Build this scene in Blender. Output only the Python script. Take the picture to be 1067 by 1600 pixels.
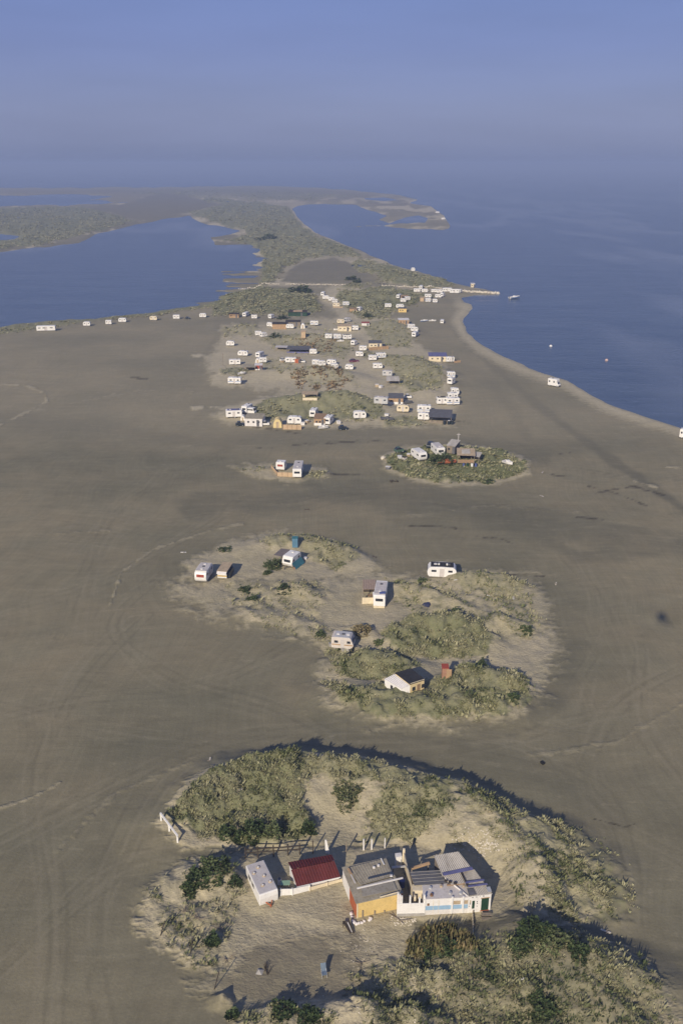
import bpy, bmesh, math, random
import numpy as np
from mathutils import Vector, Matrix

for o in list(bpy.data.objects):
    bpy.data.objects.remove(o, do_unlink=True)
C = bpy.context.scene.collection
SC = bpy.context.scene

# ------------------------------------------------------------------ camera
F_PX, YH = 1350.0, 256.0                      # focal length in photo pixels, horizon row
PITCH = math.atan((800 - YH) / F_PX)
CAM_H = 75.8 * math.cos(PITCH)
cam_d = bpy.data.cameras.new('camera')
cam = bpy.data.objects.new('camera', cam_d); C.objects.link(cam)
cam.location = (0, 0, CAM_H)
cam.rotation_euler = (math.pi / 2 - PITCH, 0, 0)
cam_d.sensor_fit = 'VERTICAL'; cam_d.sensor_height = 36
cam_d.lens = 36 * F_PX / 1600
cam_d.clip_start = 0.5; cam_d.clip_end = 200000
SC.camera = cam

# ------------------------------------------------------------------ sky and sun
SUN_EL, SUN_AZ = math.radians(27.0), math.radians(22.2)      # light travels away from us, 22 degrees to the right
world = bpy.data.worlds.new('World'); SC.world = world; world.use_nodes = True
wn = world.node_tree; wn.nodes.clear()
sky = wn.nodes.new('ShaderNodeTexSky'); sky.sky_type = 'NISHITA'; sky.sun_disc = False
sky.sun_elevation = SUN_EL; sky.sun_rotation = SUN_AZ + math.pi
sky.air_density = 1.0; sky.dust_density = 2.0; sky.ozone_density = 2.0
tc = wn.nodes.new('ShaderNodeTexCoord'); sp = wn.nodes.new('ShaderNodeSeparateXYZ')
wn.links.new(tc.outputs['Generated'], sp.inputs[0])
ramp = wn.nodes.new('ShaderNodeValToRGB')
ramp.color_ramp.elements[0].position = 0.0; ramp.color_ramp.elements[0].color = (1.42, 1.72, 2.98, 1)
ramp.color_ramp.elements[1].position = 1.0; ramp.color_ramp.elements[1].color = (0.4, 0.65, 1.7, 1)
for ps, co in ((0.02, (1.60, 1.88, 3.2, 1)), (0.05, (1.64, 1.92, 3.38, 1)), (0.11, (1.37, 1.72, 3.58, 1)), (0.19, (1.14, 1.60, 3.62, 1))):
    e = ramp.color_ramp.elements.new(ps); e.color = co
wn.links.new(sp.outputs['Z'], ramp.inputs[0])
# thin uneven high haze in the sky
wm = wn.nodes.new('ShaderNodeMapping'); wm.inputs['Scale'].default_value = (2.0, 2.0, 14.0)
wno = wn.nodes.new('ShaderNodeTexNoise'); wno.inputs['Scale'].default_value = 2.2; wno.inputs['Detail'].default_value = 4
wn.links.new(tc.outputs['Generated'], wm.inputs[0]); wn.links.new(wm.outputs[0], wno.inputs[0])
mr = wn.nodes.new('ShaderNodeMapRange'); mr.inputs['From Min'].default_value = 0.3; mr.inputs['From Max'].default_value = 0.7
mr.inputs['To Min'].default_value = 0.955; mr.inputs['To Max'].default_value = 1.045
wn.links.new(wno.outputs[0], mr.inputs[0])
vm = wn.nodes.new('ShaderNodeVectorMath'); vm.operation = 'SCALE'
wn.links.new(ramp.outputs[0], vm.inputs[0]); wn.links.new(mr.outputs[0], vm.inputs['Scale'])
mx = wn.nodes.new('ShaderNodeMix'); mx.data_type = 'RGBA'; mx.inputs[0].default_value = 0.90
wn.links.new(sky.outputs[0], mx.inputs[6]); wn.links.new(vm.outputs[0], mx.inputs[7])
bg = wn.nodes.new('ShaderNodeBackground'); bg.inputs['Strength'].default_value = 0.135
wo = wn.nodes.new('ShaderNodeOutputWorld')
wn.links.new(mx.outputs[2], bg.inputs[0]); wn.links.new(bg.outputs[0], wo.inputs['Surface'])

sun_d = bpy.data.lights.new('sun', 'SUN'); sun_d.energy = 4.4; sun_d.angle = math.radians(0.5)
sun_d.color = (1.0, 0.89, 0.72)
sun = bpy.data.objects.new('sun', sun_d); C.objects.link(sun)
sdir = Vector((math.sin(SUN_AZ) * math.cos(SUN_EL), math.cos(SUN_AZ) * math.cos(SUN_EL), -math.sin(SUN_EL)))
sun.rotation_euler = sdir.to_track_quat('-Z', 'Y').to_euler()
sun.location = (-60, -150, 150)

SC.view_settings.view_transform = 'Standard'; SC.view_settings.look = 'None'
SC.view_settings.exposure = 0.0; SC.view_settings.gamma = 1.0
SC.render.engine = 'CYCLES'
SC.cycles.volume_bounces = 0; SC.cycles.max_bounces = 5; SC.cycles.diffuse_bounces = 2
SC.cycles.glossy_bounces = 2; SC.cycles.transparent_max_bounces = 6

# ------------------------------------------------------------------ photo pixel -> place on the ground
def at(px, py, z=0.0):
    u = (px - 533.5) / F_PX; v = (800 - py) / F_PX
    dy = math.cos(PITCH) + v * math.sin(PITCH); dz = -math.sin(PITCH) + v * math.cos(PITCH)
    t = (z - CAM_H) / dz
    return Vector((u * t, dy * t, z))

def to_px(X, Y, Z=0.0):
    dz = Z - CAM_H
    cz = Y * math.cos(PITCH) - dz * math.sin(PITCH)
    cy = Y * math.sin(PITCH) + dz * math.cos(PITCH)
    return 533.5 + F_PX * X / cz, 800 - F_PX * cy / cz

# ------------------------------------------------------------------ numpy noise
def _h(ix, iy, s):
    n = (ix.astype(np.int64) * 374761393 + iy.astype(np.int64) * 668265263 + s * 974711) & 0xFFFFFFFF
    n = ((n ^ (n >> 13)) * 1274126177) & 0xFFFFFFFF
    return ((n ^ (n >> 16)) & 0xFFFF) / 65535.0
def vnoise(x, y, s=0):
    x = np.asarray(x, float); y = np.asarray(y, float)
    xi = np.floor(x); yi = np.floor(y); fx = x - xi; fy = y - yi
    fx = fx * fx * (3 - 2 * fx); fy = fy * fy * (3 - 2 * fy)
    a = _h(xi, yi, s); b = _h(xi + 1, yi, s); c = _h(xi, yi + 1, s); d = _h(xi + 1, yi + 1, s)
    return (a * (1 - fx) + b * fx) * (1 - fy) + (c * (1 - fx) + d * fx) * fy
def fbm(x, y, s=0, o=4):
    r = 0; a = 0.5; t = 0
    for k in range(o):
        r = r + a * vnoise(x, y, s + k * 17); t += a; a *= 0.5; x = x * 2.03 + 11.3; y = y * 2.03 + 5.1
    return r / t                                  # 0..1
def sstep(a, b, x):
    t = np.clip((x - a) / (b - a), 0, 1); return t * t * (3 - 2 * t)

def poly_sd(px, py, poly, ys=1.0):
    """signed distance, positive inside"""
    P = np.array(poly, float) * np.array([1, ys]); X = px; Y = py * ys
    d = np.full(X.shape, 1e18); ins = np.zeros(X.shape, bool)
    n = len(P)
    for i in range(n):
        ax, ay = P[i]; bx, by = P[(i + 1) % n]
        ex, ey = bx - ax, by - ay; L = ex * ex + ey * ey + 1e-9
        t = np.clip(((X - ax) * ex + (Y - ay) * ey) / L, 0, 1)
        dd = (X - ax - t * ex) ** 2 + (Y - ay - t * ey) ** 2
        d = np.minimum(d, dd)
        if ay != by:
            c = ((ay > Y) != (by > Y)) & (X < (bx - ax) * (Y - ay) / (by - ay) + ax)
            ins ^= c
    d = np.sqrt(d); return np.where(ins, d, -d)
# ------------------------------------------------------------------ terrain sheet
rows = np.concatenate([np.arange(286, 470, 1.3), np.arange(470, 1160, 2.3), np.arange(1160, 1640, 2.0), np.arange(1640, 2000, 12.0)])
cols = np.concatenate([np.arange(-700, -30, 20.0), np.arange(-30, 1100, 2.5), np.arange(1100, 1800, 20.0)])
PX, PY = np.meshgrid(cols, rows)
u = (PX - 533.5) / F_PX; v = (800 - PY) / F_PX
dy_ = math.cos(PITCH) + v * math.sin(PITCH); dz_ = -math.sin(PITCH) + v * math.cos(PITCH)
T = -CAM_H / dz_; GX = u * T; GY = dy_ * T

SEA = [(-900, 291), (0, 294), (250, 292), (400, 290), (500, 293), (566, 299), (615, 303), (653, 312), (640, 317), (672, 322), (693, 336),
       (704, 352), (700, 357), (690, 359), (653, 357), (597, 353), (538, 354), (600, 351), (625, 349), (664, 347), (668, 340), (655, 336), (635, 338), (608, 349),
       (590, 343), (604, 337), (585, 330), (554, 320), (492, 318), (466, 320), (456, 326), (464, 338), (476, 350), (492, 363), (532, 379), (575, 396), (615, 413),
       (659, 425), (708, 441), (739, 449), (779, 456), (779, 459), (745, 460), (721, 464), (724, 470), (735, 475), (738, 481), (728, 491),
       (722, 501), (731, 519), (752, 537), (793, 559), (838, 578), (886, 593), (920, 614), (951, 630), (1010, 650), (1067, 668), (1300, 745), (2600, 1180),
       (2600, 100), (-900, 100)]
LAG = [(-900, 470), (0, 392), (56, 387), (124, 379), (150, 366), (210, 352), (262, 341), (296, 337), (322, 350), (352, 355), (377, 360), (360, 366),
       (328, 370), (338, 381), (392, 385), (400, 394), (400, 404), (404, 420), (396, 434), (366, 447), (349, 460), (337, 472), (270, 482), (225, 489),
       (142, 497), (75, 499.5), (0, 508), (-900, 590)]
LAG2 = [(-900, 303), (0, 305), (131, 304), (187, 306), (142, 312), (200, 316), (131, 320), (0, 322), (-900, 330)]
LAG3 = [(-300, 360), (0, 365), (34, 368), (22, 373), (0, 374), (-300, 392)]
n1 = fbm(PX / 26, PY / 7, 3) - .5
finger = fbm(PX / 90, PY / 3.6, 9, 3) - .5
fw = np.exp(-((PX - 372) / 55) ** 2) * sstep(372, 400, PY) * sstep(486, 462, PY)
sd_sea = poly_sd(PX, PY, SEA) + n1 * 4 * sstep(700, 560, PY)
sd_lag = poly_sd(PX, PY, LAG) + n1 * 5 + finger * 110 * fw
sd_l2 = poly_sd(PX, PY, LAG2) + n1 * 5; sd_l3 = poly_sd(PX, PY, LAG3) + n1 * 4
wat = np.maximum(np.maximum(sd_sea, sd_lag), np.maximum(sd_l2, sd_l3))     # >0 : water
POND = poly_sd(PX, PY, [(566, 309), (600, 308), (625, 312), (600, 314), (572, 312)]) + n1 * 2
wat = np.maximum(wat, POND)
Z = -0.4 + np.clip(-wat * 0.13, -1.4, 0.4)

def soft(poly, w=8, nz=14, nsx=22, nsy=9, seed=1):
    sd = poly_sd(PX, PY, poly, 1.6) + (fbm(PX / nsx, PY / nsy, seed, 4) - .5) * nz * 1.2 + (fbm(PX / nsx * 3.1, PY / nsy * 2.6, seed + 5, 3) - .5) * nz * .9
    return sstep(-w, w, sd), sd
def over(a, b): return 1 - (1 - a) * (1 - b)
dry = np.zeros(PX.shape); veg = dry.copy(); lush = dry.copy(); wrack = dry.copy(); dark = dry.copy(); brown = dry.copy()
DRY = [
  ([(242, 1290), (300, 1222), (400, 1198), (560, 1203), (700, 1232), (830, 1288), (925, 1350), (950, 1420), (900, 1455), (845, 1452), (815, 1430), (800, 1400), (770, 1340), (700, 1325), (560, 1322), (380, 1325), (290, 1328)], 7, 18),
  ([(225, 1395), (285, 1345), (380, 1335), (500, 1320), (780, 1325), (800, 1400), (775, 1440), (650, 1440), (640, 1500), (570, 1520), (500, 1465), (400, 1480), (370, 1530), (290, 1505), (215, 1450)], 12, 22),
  ([(540, 1440), (640, 1440), (650, 1520), (780, 1500), (830, 1465), (930, 1475), (1020, 1535), (1055, 1600), (1060, 1800), (330, 1800), (370, 1580), (480, 1572), (560, 1570), (600, 1540)], 18, 44),
  ([(290, 880), (350, 848), (430, 832), (520, 845), (575, 865), (590, 890), (500, 905), (420, 905), (340, 905), (290, 903)], 9, 20),
  ([(268, 920), (330, 900), (460, 905), (560, 900), (660, 895), (760, 893), (830, 905), (860, 950), (868, 1010), (850, 1080), (800, 1120), (700, 1134), (600, 1132), (530, 1110), (505, 1060), (520, 1015), (440, 985), (370, 965), (300, 950)], 20, 40),
  ([(365, 728), (430, 722), (510, 730), (512, 745), (450, 752), (400, 745)], 6, 14),
  ([(593, 712), (640, 697), (715, 693), (790, 704), (828, 722), (828, 742), (780, 756), (700, 760), (640, 750), (598, 732)], 5, 8),
  ([(330, 648), (380, 630), (430, 618), (520, 606), (580, 606), (640, 612), (700, 600), (712, 625), (710, 664), (640, 668), (560, 668), (480, 668), (400, 668), (345, 660)], 8, 12),
  ([(335, 600), (320, 560), (345, 535), (350, 508), (400, 505), (480, 498), (560, 490), (640, 500), (650, 540), (700, 560), (700, 600), (640, 610), (560, 606), (480, 612), (400, 608)], 8, 16),
  ([(490, 460), (520, 450), (600, 450), (650, 460), (600, 500), (540, 496), (510, 480)], 6, 10),
]
for i, (pl, w, nz) in enumerate(DRY):
    m, _ = soft(pl, w * 1.25, nz * 1.15, 24, 9, 30 + i); dry = over(dry, m * (.78 if i in (7, 8, 9) else .93))
sc_px = (PY - YH) / 75.8
m, _ = soft([(380, 1450), (600, 1440), (640, 1520), (600, 1580), (380, 1590), (300, 1540)], 22, 40, seed=55); dry = np.maximum(dry, .5 * m)
m, _ = soft([(700, 1500), (900, 1475), (1040, 1540), (1080, 1800), (600, 1800)], 30, 40, seed=56); dry = dry * (1 - .68 * m)  # bottom right darker: lens falloff and slope shade put into the sand colour
m, _ = soft([(300, 300), (500, 318), (460, 340), (540, 385), (600, 415), (560, 440), (430, 420), (380, 370), (300, 340)], 6, 20, seed=57); dry = np.maximum(dry, .5 * m)
beach = sstep(24, 6, -sd_sea) * sstep(455, 480, PY); dry = over(dry, beach * .75)
beach2 = sstep(7, 2, -sd_sea) * sstep(500, 440, PY); dry = over(dry, beach2 * .3)
dry = over(dry, .95 * sstep(.50, .64, fbm(PX / 26, PY / 4.5, 77)) * sstep(470, 430, PY) * sstep(296, 320, PY))
VEG = [
  ([(262, 1285), (300, 1232), (390, 1205), (480, 1203), (470, 1260), (500, 1300), (440, 1322), (380, 1322), (300, 1305)], 8, 20, .95, .65),
  ([(450, 1206), (560, 1206), (700, 1238), (705, 1290), (640, 1318), (560, 1315), (540, 1270), (470, 1240)], 8, 20, .75, .2),
  ([(690, 1238), (760, 1255), (850, 1298), (930, 1360), (950, 1420), (900, 1450), (850, 1440), (835, 1370), (780, 1310), (700, 1285)], 8, 22, .55, .2),
  ([(840, 1275), (930, 1320), (985, 1390), (975, 1440), (905, 1452), (935, 1385), (880, 1320)], 16, 24, .55, .3),
  ([(700, 1285), (780, 1310), (840, 1370), (850, 1440), (810, 1430), (790, 1370), (760, 1330), (700, 1320)], 8, 20, .28, .1),
  ([(230, 1400), (280, 1350), (360, 1350), (380, 1400), (350, 1440), (370, 1520), (300, 1510), (240, 1450)], 10, 30, .30, .1),
  ([(560, 1510), (700, 1490), (790, 1470), (830, 1460), (950, 1480), (1030, 1540), (1050, 1620), (1050, 1760), (560, 1760)], 16, 60, .42, .55),
  ([(370, 1585), (430, 1578), (520, 1600), (560, 1760), (360, 1760)], 10, 20, .4, .2),
  ([(395, 850), (440, 836), (500, 840), (545, 856), (565, 876), (530, 890), (490, 880), (470, 860), (420, 860)], 5, 14, .6, .15),
  ([(350, 915), (440, 905), (520, 915), (500, 950), (520, 1005), (440, 985), (370, 960)], 8, 26, .35, .1),
  ([(600, 905), (660, 910), (720, 925), (830, 930), (850, 1000), (760, 1010), (680, 985), (620, 940)], 7, 26, .40, .2),
  ([(700, 905), (740, 895), (800, 900), (830, 920), (800, 935), (720, 925)], 5, 14, .55, .15),
  ([(590, 990), (640, 968), (690, 960), (750, 975), (775, 1005), (760, 1025), (680, 1030), (610, 1015)], 6, 12, .98, .55),
  ([(525, 1025), (580, 1018), (640, 1028), (665, 1048), (600, 1062), (530, 1058)], 5, 10, .95, .45),
  ([(508, 1065), (580, 1080), (640, 1085), (660, 1070), (760, 1045), (815, 1062), (830, 1100), (780, 1125), (680, 1130), (590, 1127), (530, 1105)], 7, 18, .9, .35),
  ([(500, 1000), (560, 1012), (640, 1020), (620, 1040), (520, 1050)], 6, 18, .5, .2),
  ([(470, 738), (510, 735), (510, 745), (475, 748)], 3, 6, .7, .2),
  ([(370, 730), (430, 724), (430, 740), (380, 738)], 3, 8, .3, .2),
  ([(600, 716), (640, 702), (715, 697), (785, 707), (820, 724), (818, 740), (770, 752), (690, 754), (635, 745), (605, 730)], 5, 8, 1.0, .95),
  ([(395, 655), (385, 640), (430, 626), (500, 620), (560, 622), (600, 640), (600, 655), (480, 658)], 5, 12, 1.0, .75),
  ([(600, 655), (640, 650), (670, 662), (640, 668), (600, 667)], 4, 6, .9, .5),
  ([(345, 578), (400, 572), (380, 590), (345, 586)], 3, 5, .9, .7),
  ([(400, 560), (470, 568), (540, 575), (560, 600), (480, 605), (460, 590), (400, 580)], 5, 20, .6, .35),
  ([(560, 550), (640, 555), (690, 575), (690, 610), (640, 618), (610, 600), (615, 575), (560, 560)], 5, 12, .85, .5),
  ([(560, 510), (620, 500), (650, 530), (640, 545), (580, 535)], 4, 10, .8, .35),
  ([(400, 535), (430, 520), (500, 525), (555, 530), (540, 560), (480, 555)], 4, 12, .7, .4),
  ([(345, 512), (400, 505), (410, 525), (350, 526)], 3, 8, .7, .2),
  ([(440, 505), (560, 500), (560, 515), (480, 520)], 3, 10, .4, .2),
  ([(-300, 590), (-20, 526), (60, 514), (140, 503), (240, 492), (330, 480), (340, 474), (300, 478), (225, 486), (140, 496), (60, 500), (-20, 510), (-300, 560)], 2, 3, .9, .35),
  ([(330, 480), (350, 460), (400, 448), (450, 452), (490, 460), (505, 480), (490, 490), (420, 490), (330, 492)], 4, 6, 1.0, .6),
  ([(530, 455), (600, 448), (680, 465), (630, 478), (600, 500), (560, 495), (525, 470)], 4, 12, .85, .5),
  ([(520, 455), (600, 442), (660, 450), (700, 448), (640, 425), (600, 412), (570, 420), (560, 440)], 4, 8, .85, .45),
  ([(405, 450), (430, 440), (440, 420), (470, 406), (520, 400), (575, 402), (540, 385), (500, 370), (476, 354), (462, 340), (450, 322), (400, 316), (330, 310), (300, 316), (290, 330), (330, 348), (380, 358), (390, 366), (345, 376), (400, 383), (412, 400), (408, 430)], 3, 10, .9, .4),
  ([(560, 405), (610, 414), (660, 428), (720, 445), (690, 450), (620, 445), (560, 440), (530, 425)], 3, 8, .75, .4),
  ([(-300, 330), (130, 322), (210, 325), (230, 340), (150, 362), (60, 384), (-20, 390), (-300, 430)], 3, 6, .85, .45),
  ([(200, 300), (330, 296), (480, 300), (560, 306), (460, 314), (330, 312), (250, 308)], 3, 8, .5, .2),
]
for i, (pl, w, nz, den, lu) in enumerate(VEG):
    m, _ = soft(pl, w, nz, 20, 8, 60 + i)
    veg = np.maximum(veg, m * den); lush = np.maximum(lush, m * lu)
land = sstep(0, 3, -wat)
lush = lush * (1 - .45 * sstep(478, 500, PY) * sstep(690, 676, PY)); veg = veg * (1 - .25 * sstep(478, 500, PY) * sstep(690, 676, PY))
BARE = [([(440, 440), (455, 420), (480, 408), (520, 402), (545, 410), (560, 425), (600, 440), (560, 446)], 3, 6),
        ([(130, 322), (200, 318), (260, 300), (350, 320), (300, 330), (262, 342), (215, 345)], 3, 8),
        ([(560, 1270), (545, 1245), (590, 1250), (575, 1300), (520, 1310), (490, 1290), (510, 1265)], 16, 34),
        ([(490, 1240), (540, 1240), (545, 1270), (500, 1280)], 12, 30),
        ([(500, 500), (520, 450), (490, 447), (495, 470), (505, 490)], 4, 4)]
for i, (pl, w, nz) in enumerate(BARE):
    m, _ = soft(pl, w, nz, 20, 8, 160 + i); veg = veg * (1 - m); lush *= 1 - m
m, _ = soft([(440, 440), (455, 420), (480, 408), (520, 402), (545, 410), (560, 425), (600, 440), (560, 446)], 3, 4, seed=5); dark = np.maximum(dark, m * .8); dry *= 1 - m
m, _ = soft([(130, 322), (200, 318), (250, 299), (350, 320), (300, 330), (262, 342), (215, 345)], 3, 8, seed=6); dark = np.maximum(dark, m * .9); dry *= 1 - m
m, _ = soft([(-400, 294), (0, 296), (300, 294), (500, 296), (600, 304), (690, 340), (650, 335), (560, 312), (400, 312), (200, 302), (-400, 303)], 2, 6, seed=7); dark = np.maximum(dark, m * .5)
# damp bank round the lagoon and along the sea
dark = np.maximum(dark, sstep(11, 2, -sd_lag) * .9 * sstep(325, 350, PY)); dark = np.maximum(dark, sstep(4.5, 1, -sd_sea) * .8)
dark = np.maximum(dark, fw * sstep(40, 5, -sd_lag) * .9)
def line_d(pts, ys=1.0):
    d = np.full(PX.shape, 1e9)
    for (ax, ay), (bx, by) in zip(pts[:-1], pts[1:]):
        ex, ey = bx - ax, (by - ay) * ys; L = ex * ex + ey * ey
        t = np.clip(((PX - ax) * ex + (PY - ay) * ys * ey) / L, 0, 1)
        d = np.minimum(d, np.hypot(PX - ax - t * ex, (PY - ay) * ys - t * ey))
    return d
wob = (fbm(PX / 40, PY / 14, 201) - .5)
for pts, w, k in [([(712, 515), (740, 545), (790, 590), (860, 650), (950, 715), (1075, 800)], 7, .8),
                  ([(700, 560), (770, 600), (800, 640), (830, 700)], 9, .35),
                  ([(600, 480), (660, 490), (715, 515)], 6, .3),
                  ([(700, 690), (800, 695), (850, 715)], 10, .5),
                  ([(640, 1450), (720, 1455), (800, 1440), (930, 1470), (1100, 1500)], 16, .8),
                  ([(-60, 640), (300, 690), (600, 680), (900, 700)], 12, .35),
                  ([(300, 790), (560, 770), (720, 790), (900, 830), (1100, 860)], 20, .55),
                  ([(1060, 860), (900, 870), (860, 850)], 12, .5),
                  ([(505, 1130), (640, 1146), (800, 1140), (870, 1090), (900, 1010)], 18, .5),
                  ([(200, 1180), (400, 1160), (640, 1180), (860, 1210), (960, 1290)], 26, .4),
                  ([(290, 1340), (380, 1336)], 8, .5),
                  ([(330, 545), (340, 530), (345, 500), (500, 497), (600, 490)], 8, .4)]:
    dark = np.maximum(dark, k * sstep(w * 1.4, w * .3, line_d(pts) + wob * w * 1.6))
m, _ = soft([(400, 1470), (440, 1455), (560, 1460), (580, 1500), (560, 1560), (400, 1560), (340, 1540)], 14, 20, seed=8); brown = np.maximum(brown, m)
m, _ = soft([(560, 470 * 1), (560, 471), (561, 471)], 2, 2, seed=8)
for pts in [[(640, 822), (690, 822), (712, 826)], [(745, 838), (785, 842), (800, 850)], [(770, 897), (850, 900)], [(470, 741), (570, 742)], [(395, 700), (430, 701)],
            [(920, 760), (960, 770), (1010, 790)], [(900, 808), (940, 812)], [(870, 710), (890, 707)], [(930, 1280), (975, 1292), (1005, 1284)], [(460, 695), (600, 688)],
            [(845, 738), (880, 745)], [(380, 664), (470, 678)], [(700, 655), (740, 662)], [(930, 770), (990, 760), (1040, 775)], [(205, 590), (230, 592)]]:
    wrack = np.maximum(wrack, sstep(4.5, .6, line_d(pts, 2.2) + (fbm(PX / 9, PY / 4, 88) - .35) * 9))
# pale scribbles of dry sand dragged over the flat
pale = np.zeros(PX.shape)
for pts, w, k in [([(0, 600), (45, 603), (72, 615), (74, 628), (40, 645), (0, 665)], 3, .5), ([(180, 925), (172, 945), (190, 895), (240, 858), (330, 828), (380, 818)], 3.0, .5),
                  ([(0, 1262), (40, 1250), (80, 1232), (95, 1222)], 3, .45), ([(305, 556), (350, 552), (420, 556)], 4, .9), ([(303, 638), (345, 636), (400, 640)], 5, .9),
                  ([(1040, 730), (1067, 731)], 2.5, .8), ([(990, 752), (1025, 762)], 3, .8), ([(60, 835), (170, 830)], 4, .3), ([(640, 805), (760, 790), (900, 800)], 4, .25),
                  ([(60, 640), (220, 610), (300, 612)], 4, .22), ([(830, 1180), (960, 1160), (1067, 1100)], 6, .25), ([(300, 1190), (180, 1240), (90, 1330)], 5, .2)]:
    pale = np.maximum(pale, k * sstep(w * 1.5, w * .2, line_d(pts, 1.4) + (fbm(PX / 12, PY / 5, 99) - .4) * w * 3))
dry = over(dry, pale * land)

# --- dune relief
DM = GX * 0
def ridge(pts, wn_, wf_, power=1.0):
    """crest given as apparent photo points with a height; wide on the near side, steep beyond"""
    global DM
    P = [at(a, b, c) for a, b, c in pts]
    best = np.full(PX.shape, 1e9); hh = np.zeros(PX.shape); vx = hh.copy(); vy = hh.copy()
    for A, B in zip(P[:-1], P[1:]):
        ex, ey = B.x - A.x, B.y - A.y; L = ex * ex + ey * ey
        t = np.clip(((GX - A.x) * ex + (GY - A.y) * ey) / L, 0, 1)
        dx, dyy = GX - A.x - t * ex, GY - A.y - t * ey; d = np.hypot(dx, dyy)
        m = d < best; best = np.where(m, d, best); hh = np.where(m, A.z + (B.z - A.z) * t, hh); vx = np.where(m, dx, vx); vy = np.where(m, dyy, vy)
    s = (vx * math.sin(SUN_AZ) + vy * math.cos(SUN_AZ)) / np.maximum(best, 1e-3)
    w = wn_ + (wf_ - wn_) * (0.5 + 0.5 * s)
    w = w * (0.72 + 0.56 * fbm(GX / (wn_ * .5), GY / (wn_ * .5), int(abs(P[0].x * 7)) % 97))
    k = np.clip(1 - best / w, 0, 1)
    DM = np.maximum(DM, hh * (k * k * (3 - 2 * k)) ** power)
ridge([(290, 1268, .7), (315, 1238, 1.5), (350, 1210, 2.0), (400, 1190, 2.4), (470, 1182, 2.7), (560, 1192, 2.7), (640, 1208, 2.7), (700, 1228, 2.8), (760, 1256, 2.9), (810, 1284, 2.4), (860, 1312, 1.8), (905, 1352, 1.0)], 10.5, 6.6)
ridge([(700, 1236, 2.6), (760, 1258, 2.9), (800, 1290, 2.7), (830, 1332, 2.3), (846, 1378, 2.0), (850, 1420, 1.2)], 4.5, 6.0)
ridge([(860, 1345, .9), (905, 1390, .9), (910, 1430, .5)], 5, 4)
ridge([(780, 1482, 1.2), (835, 1458, 2.3), (900, 1474, 2.2), (960, 1502, 1.9), (1020, 1545, 1.1), (1040, 1600, .5)], 11, 5.6)
ridge([(655, 1530, .6), (690, 1520, 1.1), (722, 1536, .6)], 3, 1.3)
ridge([(905, 1562, .8), (950, 1550, 1.7), (990, 1582, .9)], 5, 1.8)
ridge([(790, 1552, .9), (825, 1534, 1.9), (868, 1552, 1.2)], 4.5, 1.5)
ridge([(610, 1592, .6), (650, 1580, 1.3), (690, 1596, .7)], 4, 1.5)
ridge([(735, 1525, .9), (790, 1520, 1.3), (850, 1540, 1.2), (860, 1600, .8)], 6, 2.5)
ridge([(430, 1592, .7), (470, 1590, .9), (530, 1572, 1.3), (570, 1572, 1.6), (588, 1598, 1.1), (600, 1640, .6)], 7, 2.4)
ridge([(395, 1590, .5), (440, 1580, .9), (480, 1590, .6)], 4, 2)
ridge([(338, 1556, .5), (348, 1552, .9), (356, 1560, .5)], 1.5, .9)
ridge([(250, 1382, .4), (300, 1356, 1.0), (345, 1352, 1.3), (360, 1372, .8)], 4, 2.4)
ridge([(640, 985, .8), (660, 964, 1.9), (690, 956, 2.5), (735, 970, 2.0), (762, 992, .9)], 8, 3.5)
ridge([(535, 1030, .8), (575, 1018, 1.6), (620, 1022, 1.7), (655, 1036, .8)], 6.5, 2.8)
ridge([(640, 1078, .5), (690, 1062, 1.6), (750, 1042, 2.0), (790, 1055, 1.6), (820, 1084, .5)], 9, 4)
ridge([(520, 1078, .7), (570, 1082, 1.3), (640, 1090, 1.2), (720, 1085, 1.5), (790, 1090, 1.0)], 8, 6)
ridge([(610, 912, .7), (650, 915, 1.2), (690, 930, 1.1), (720, 945, .6)], 5, 2.4)
ridge([(690, 906, .5), (735, 893, 1.6), (785, 897, 1.6), (822, 914, .6)], 5.5, 2.6)
ridge([(735, 985, .5), (780, 962, 1.4), (815, 975, 1.0), (828, 990, .4)], 5, 2.6)
ridge([(395, 852, .7), (435, 836, 1.5), (480, 838, 1.4), (530, 852, 1.1), (562, 872, .6)], 7, 4)
ridge([(430, 925, .6), (455, 912, 1.5), (480, 918, 1.2), (490, 930, .7)], 4, 2.2)
ridge([(370, 960, .5), (440, 958, .6), (500, 985, .5)], 5, 4)
ridge([(540, 980, .5), (565, 974, 1.1), (578, 985, .7)], 3.2, 1.8)
ridge([(474, 740, .3), (492, 735, .7), (508, 739, .3)], 4, 2.5)
ridge([(620, 720, .5), (700, 706, 1.0), (760, 708, 1.0), (800, 722, .4)], 14, 9)
ridge([(385, 642, .6), (430, 624, 1.8), (500, 614, 3.2), (540, 612, 3.4), (580, 626, 2.0), (602, 644, .6)], 15, 8)
ridge([(356, 585, .5), (420, 578, 1.2), (500, 574, 2.4), (540, 580, 1.8), (560, 590, .8)], 14, 8)
ridge([(590, 560, 1.0), (640, 556, 2.2), (680, 575, 2.0), (690, 600, 1.0)], 16, 9)
ridge([(640, 600, 1.0), (670, 610, 1.2), (690, 618, .5)], 10, 6)
ridge([(570, 512, .6), (600, 500, 2.4), (632, 512, 1.6), (645, 530, .6)], 18, 10)
ridge([(410, 530, .6), (480, 522, 2.0), (540, 530, 1.0)], 14, 10)
ridge([(350, 518, .4), (380, 510, 1.2), (410, 515, .5)], 12, 8)
ridge([(500, 470, .6), (540, 458, 2.5), (590, 456, 2.5), (650, 466, .8)], 30, 20)
ridge([(345, 478, .6), (400, 460, 2.2), (450, 462, 2.2), (490, 478, .8)], 30, 18)
ridge([(540, 440, 1), (600, 425, 3.0), (660, 435, 2.0)], 35, 22)
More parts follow.
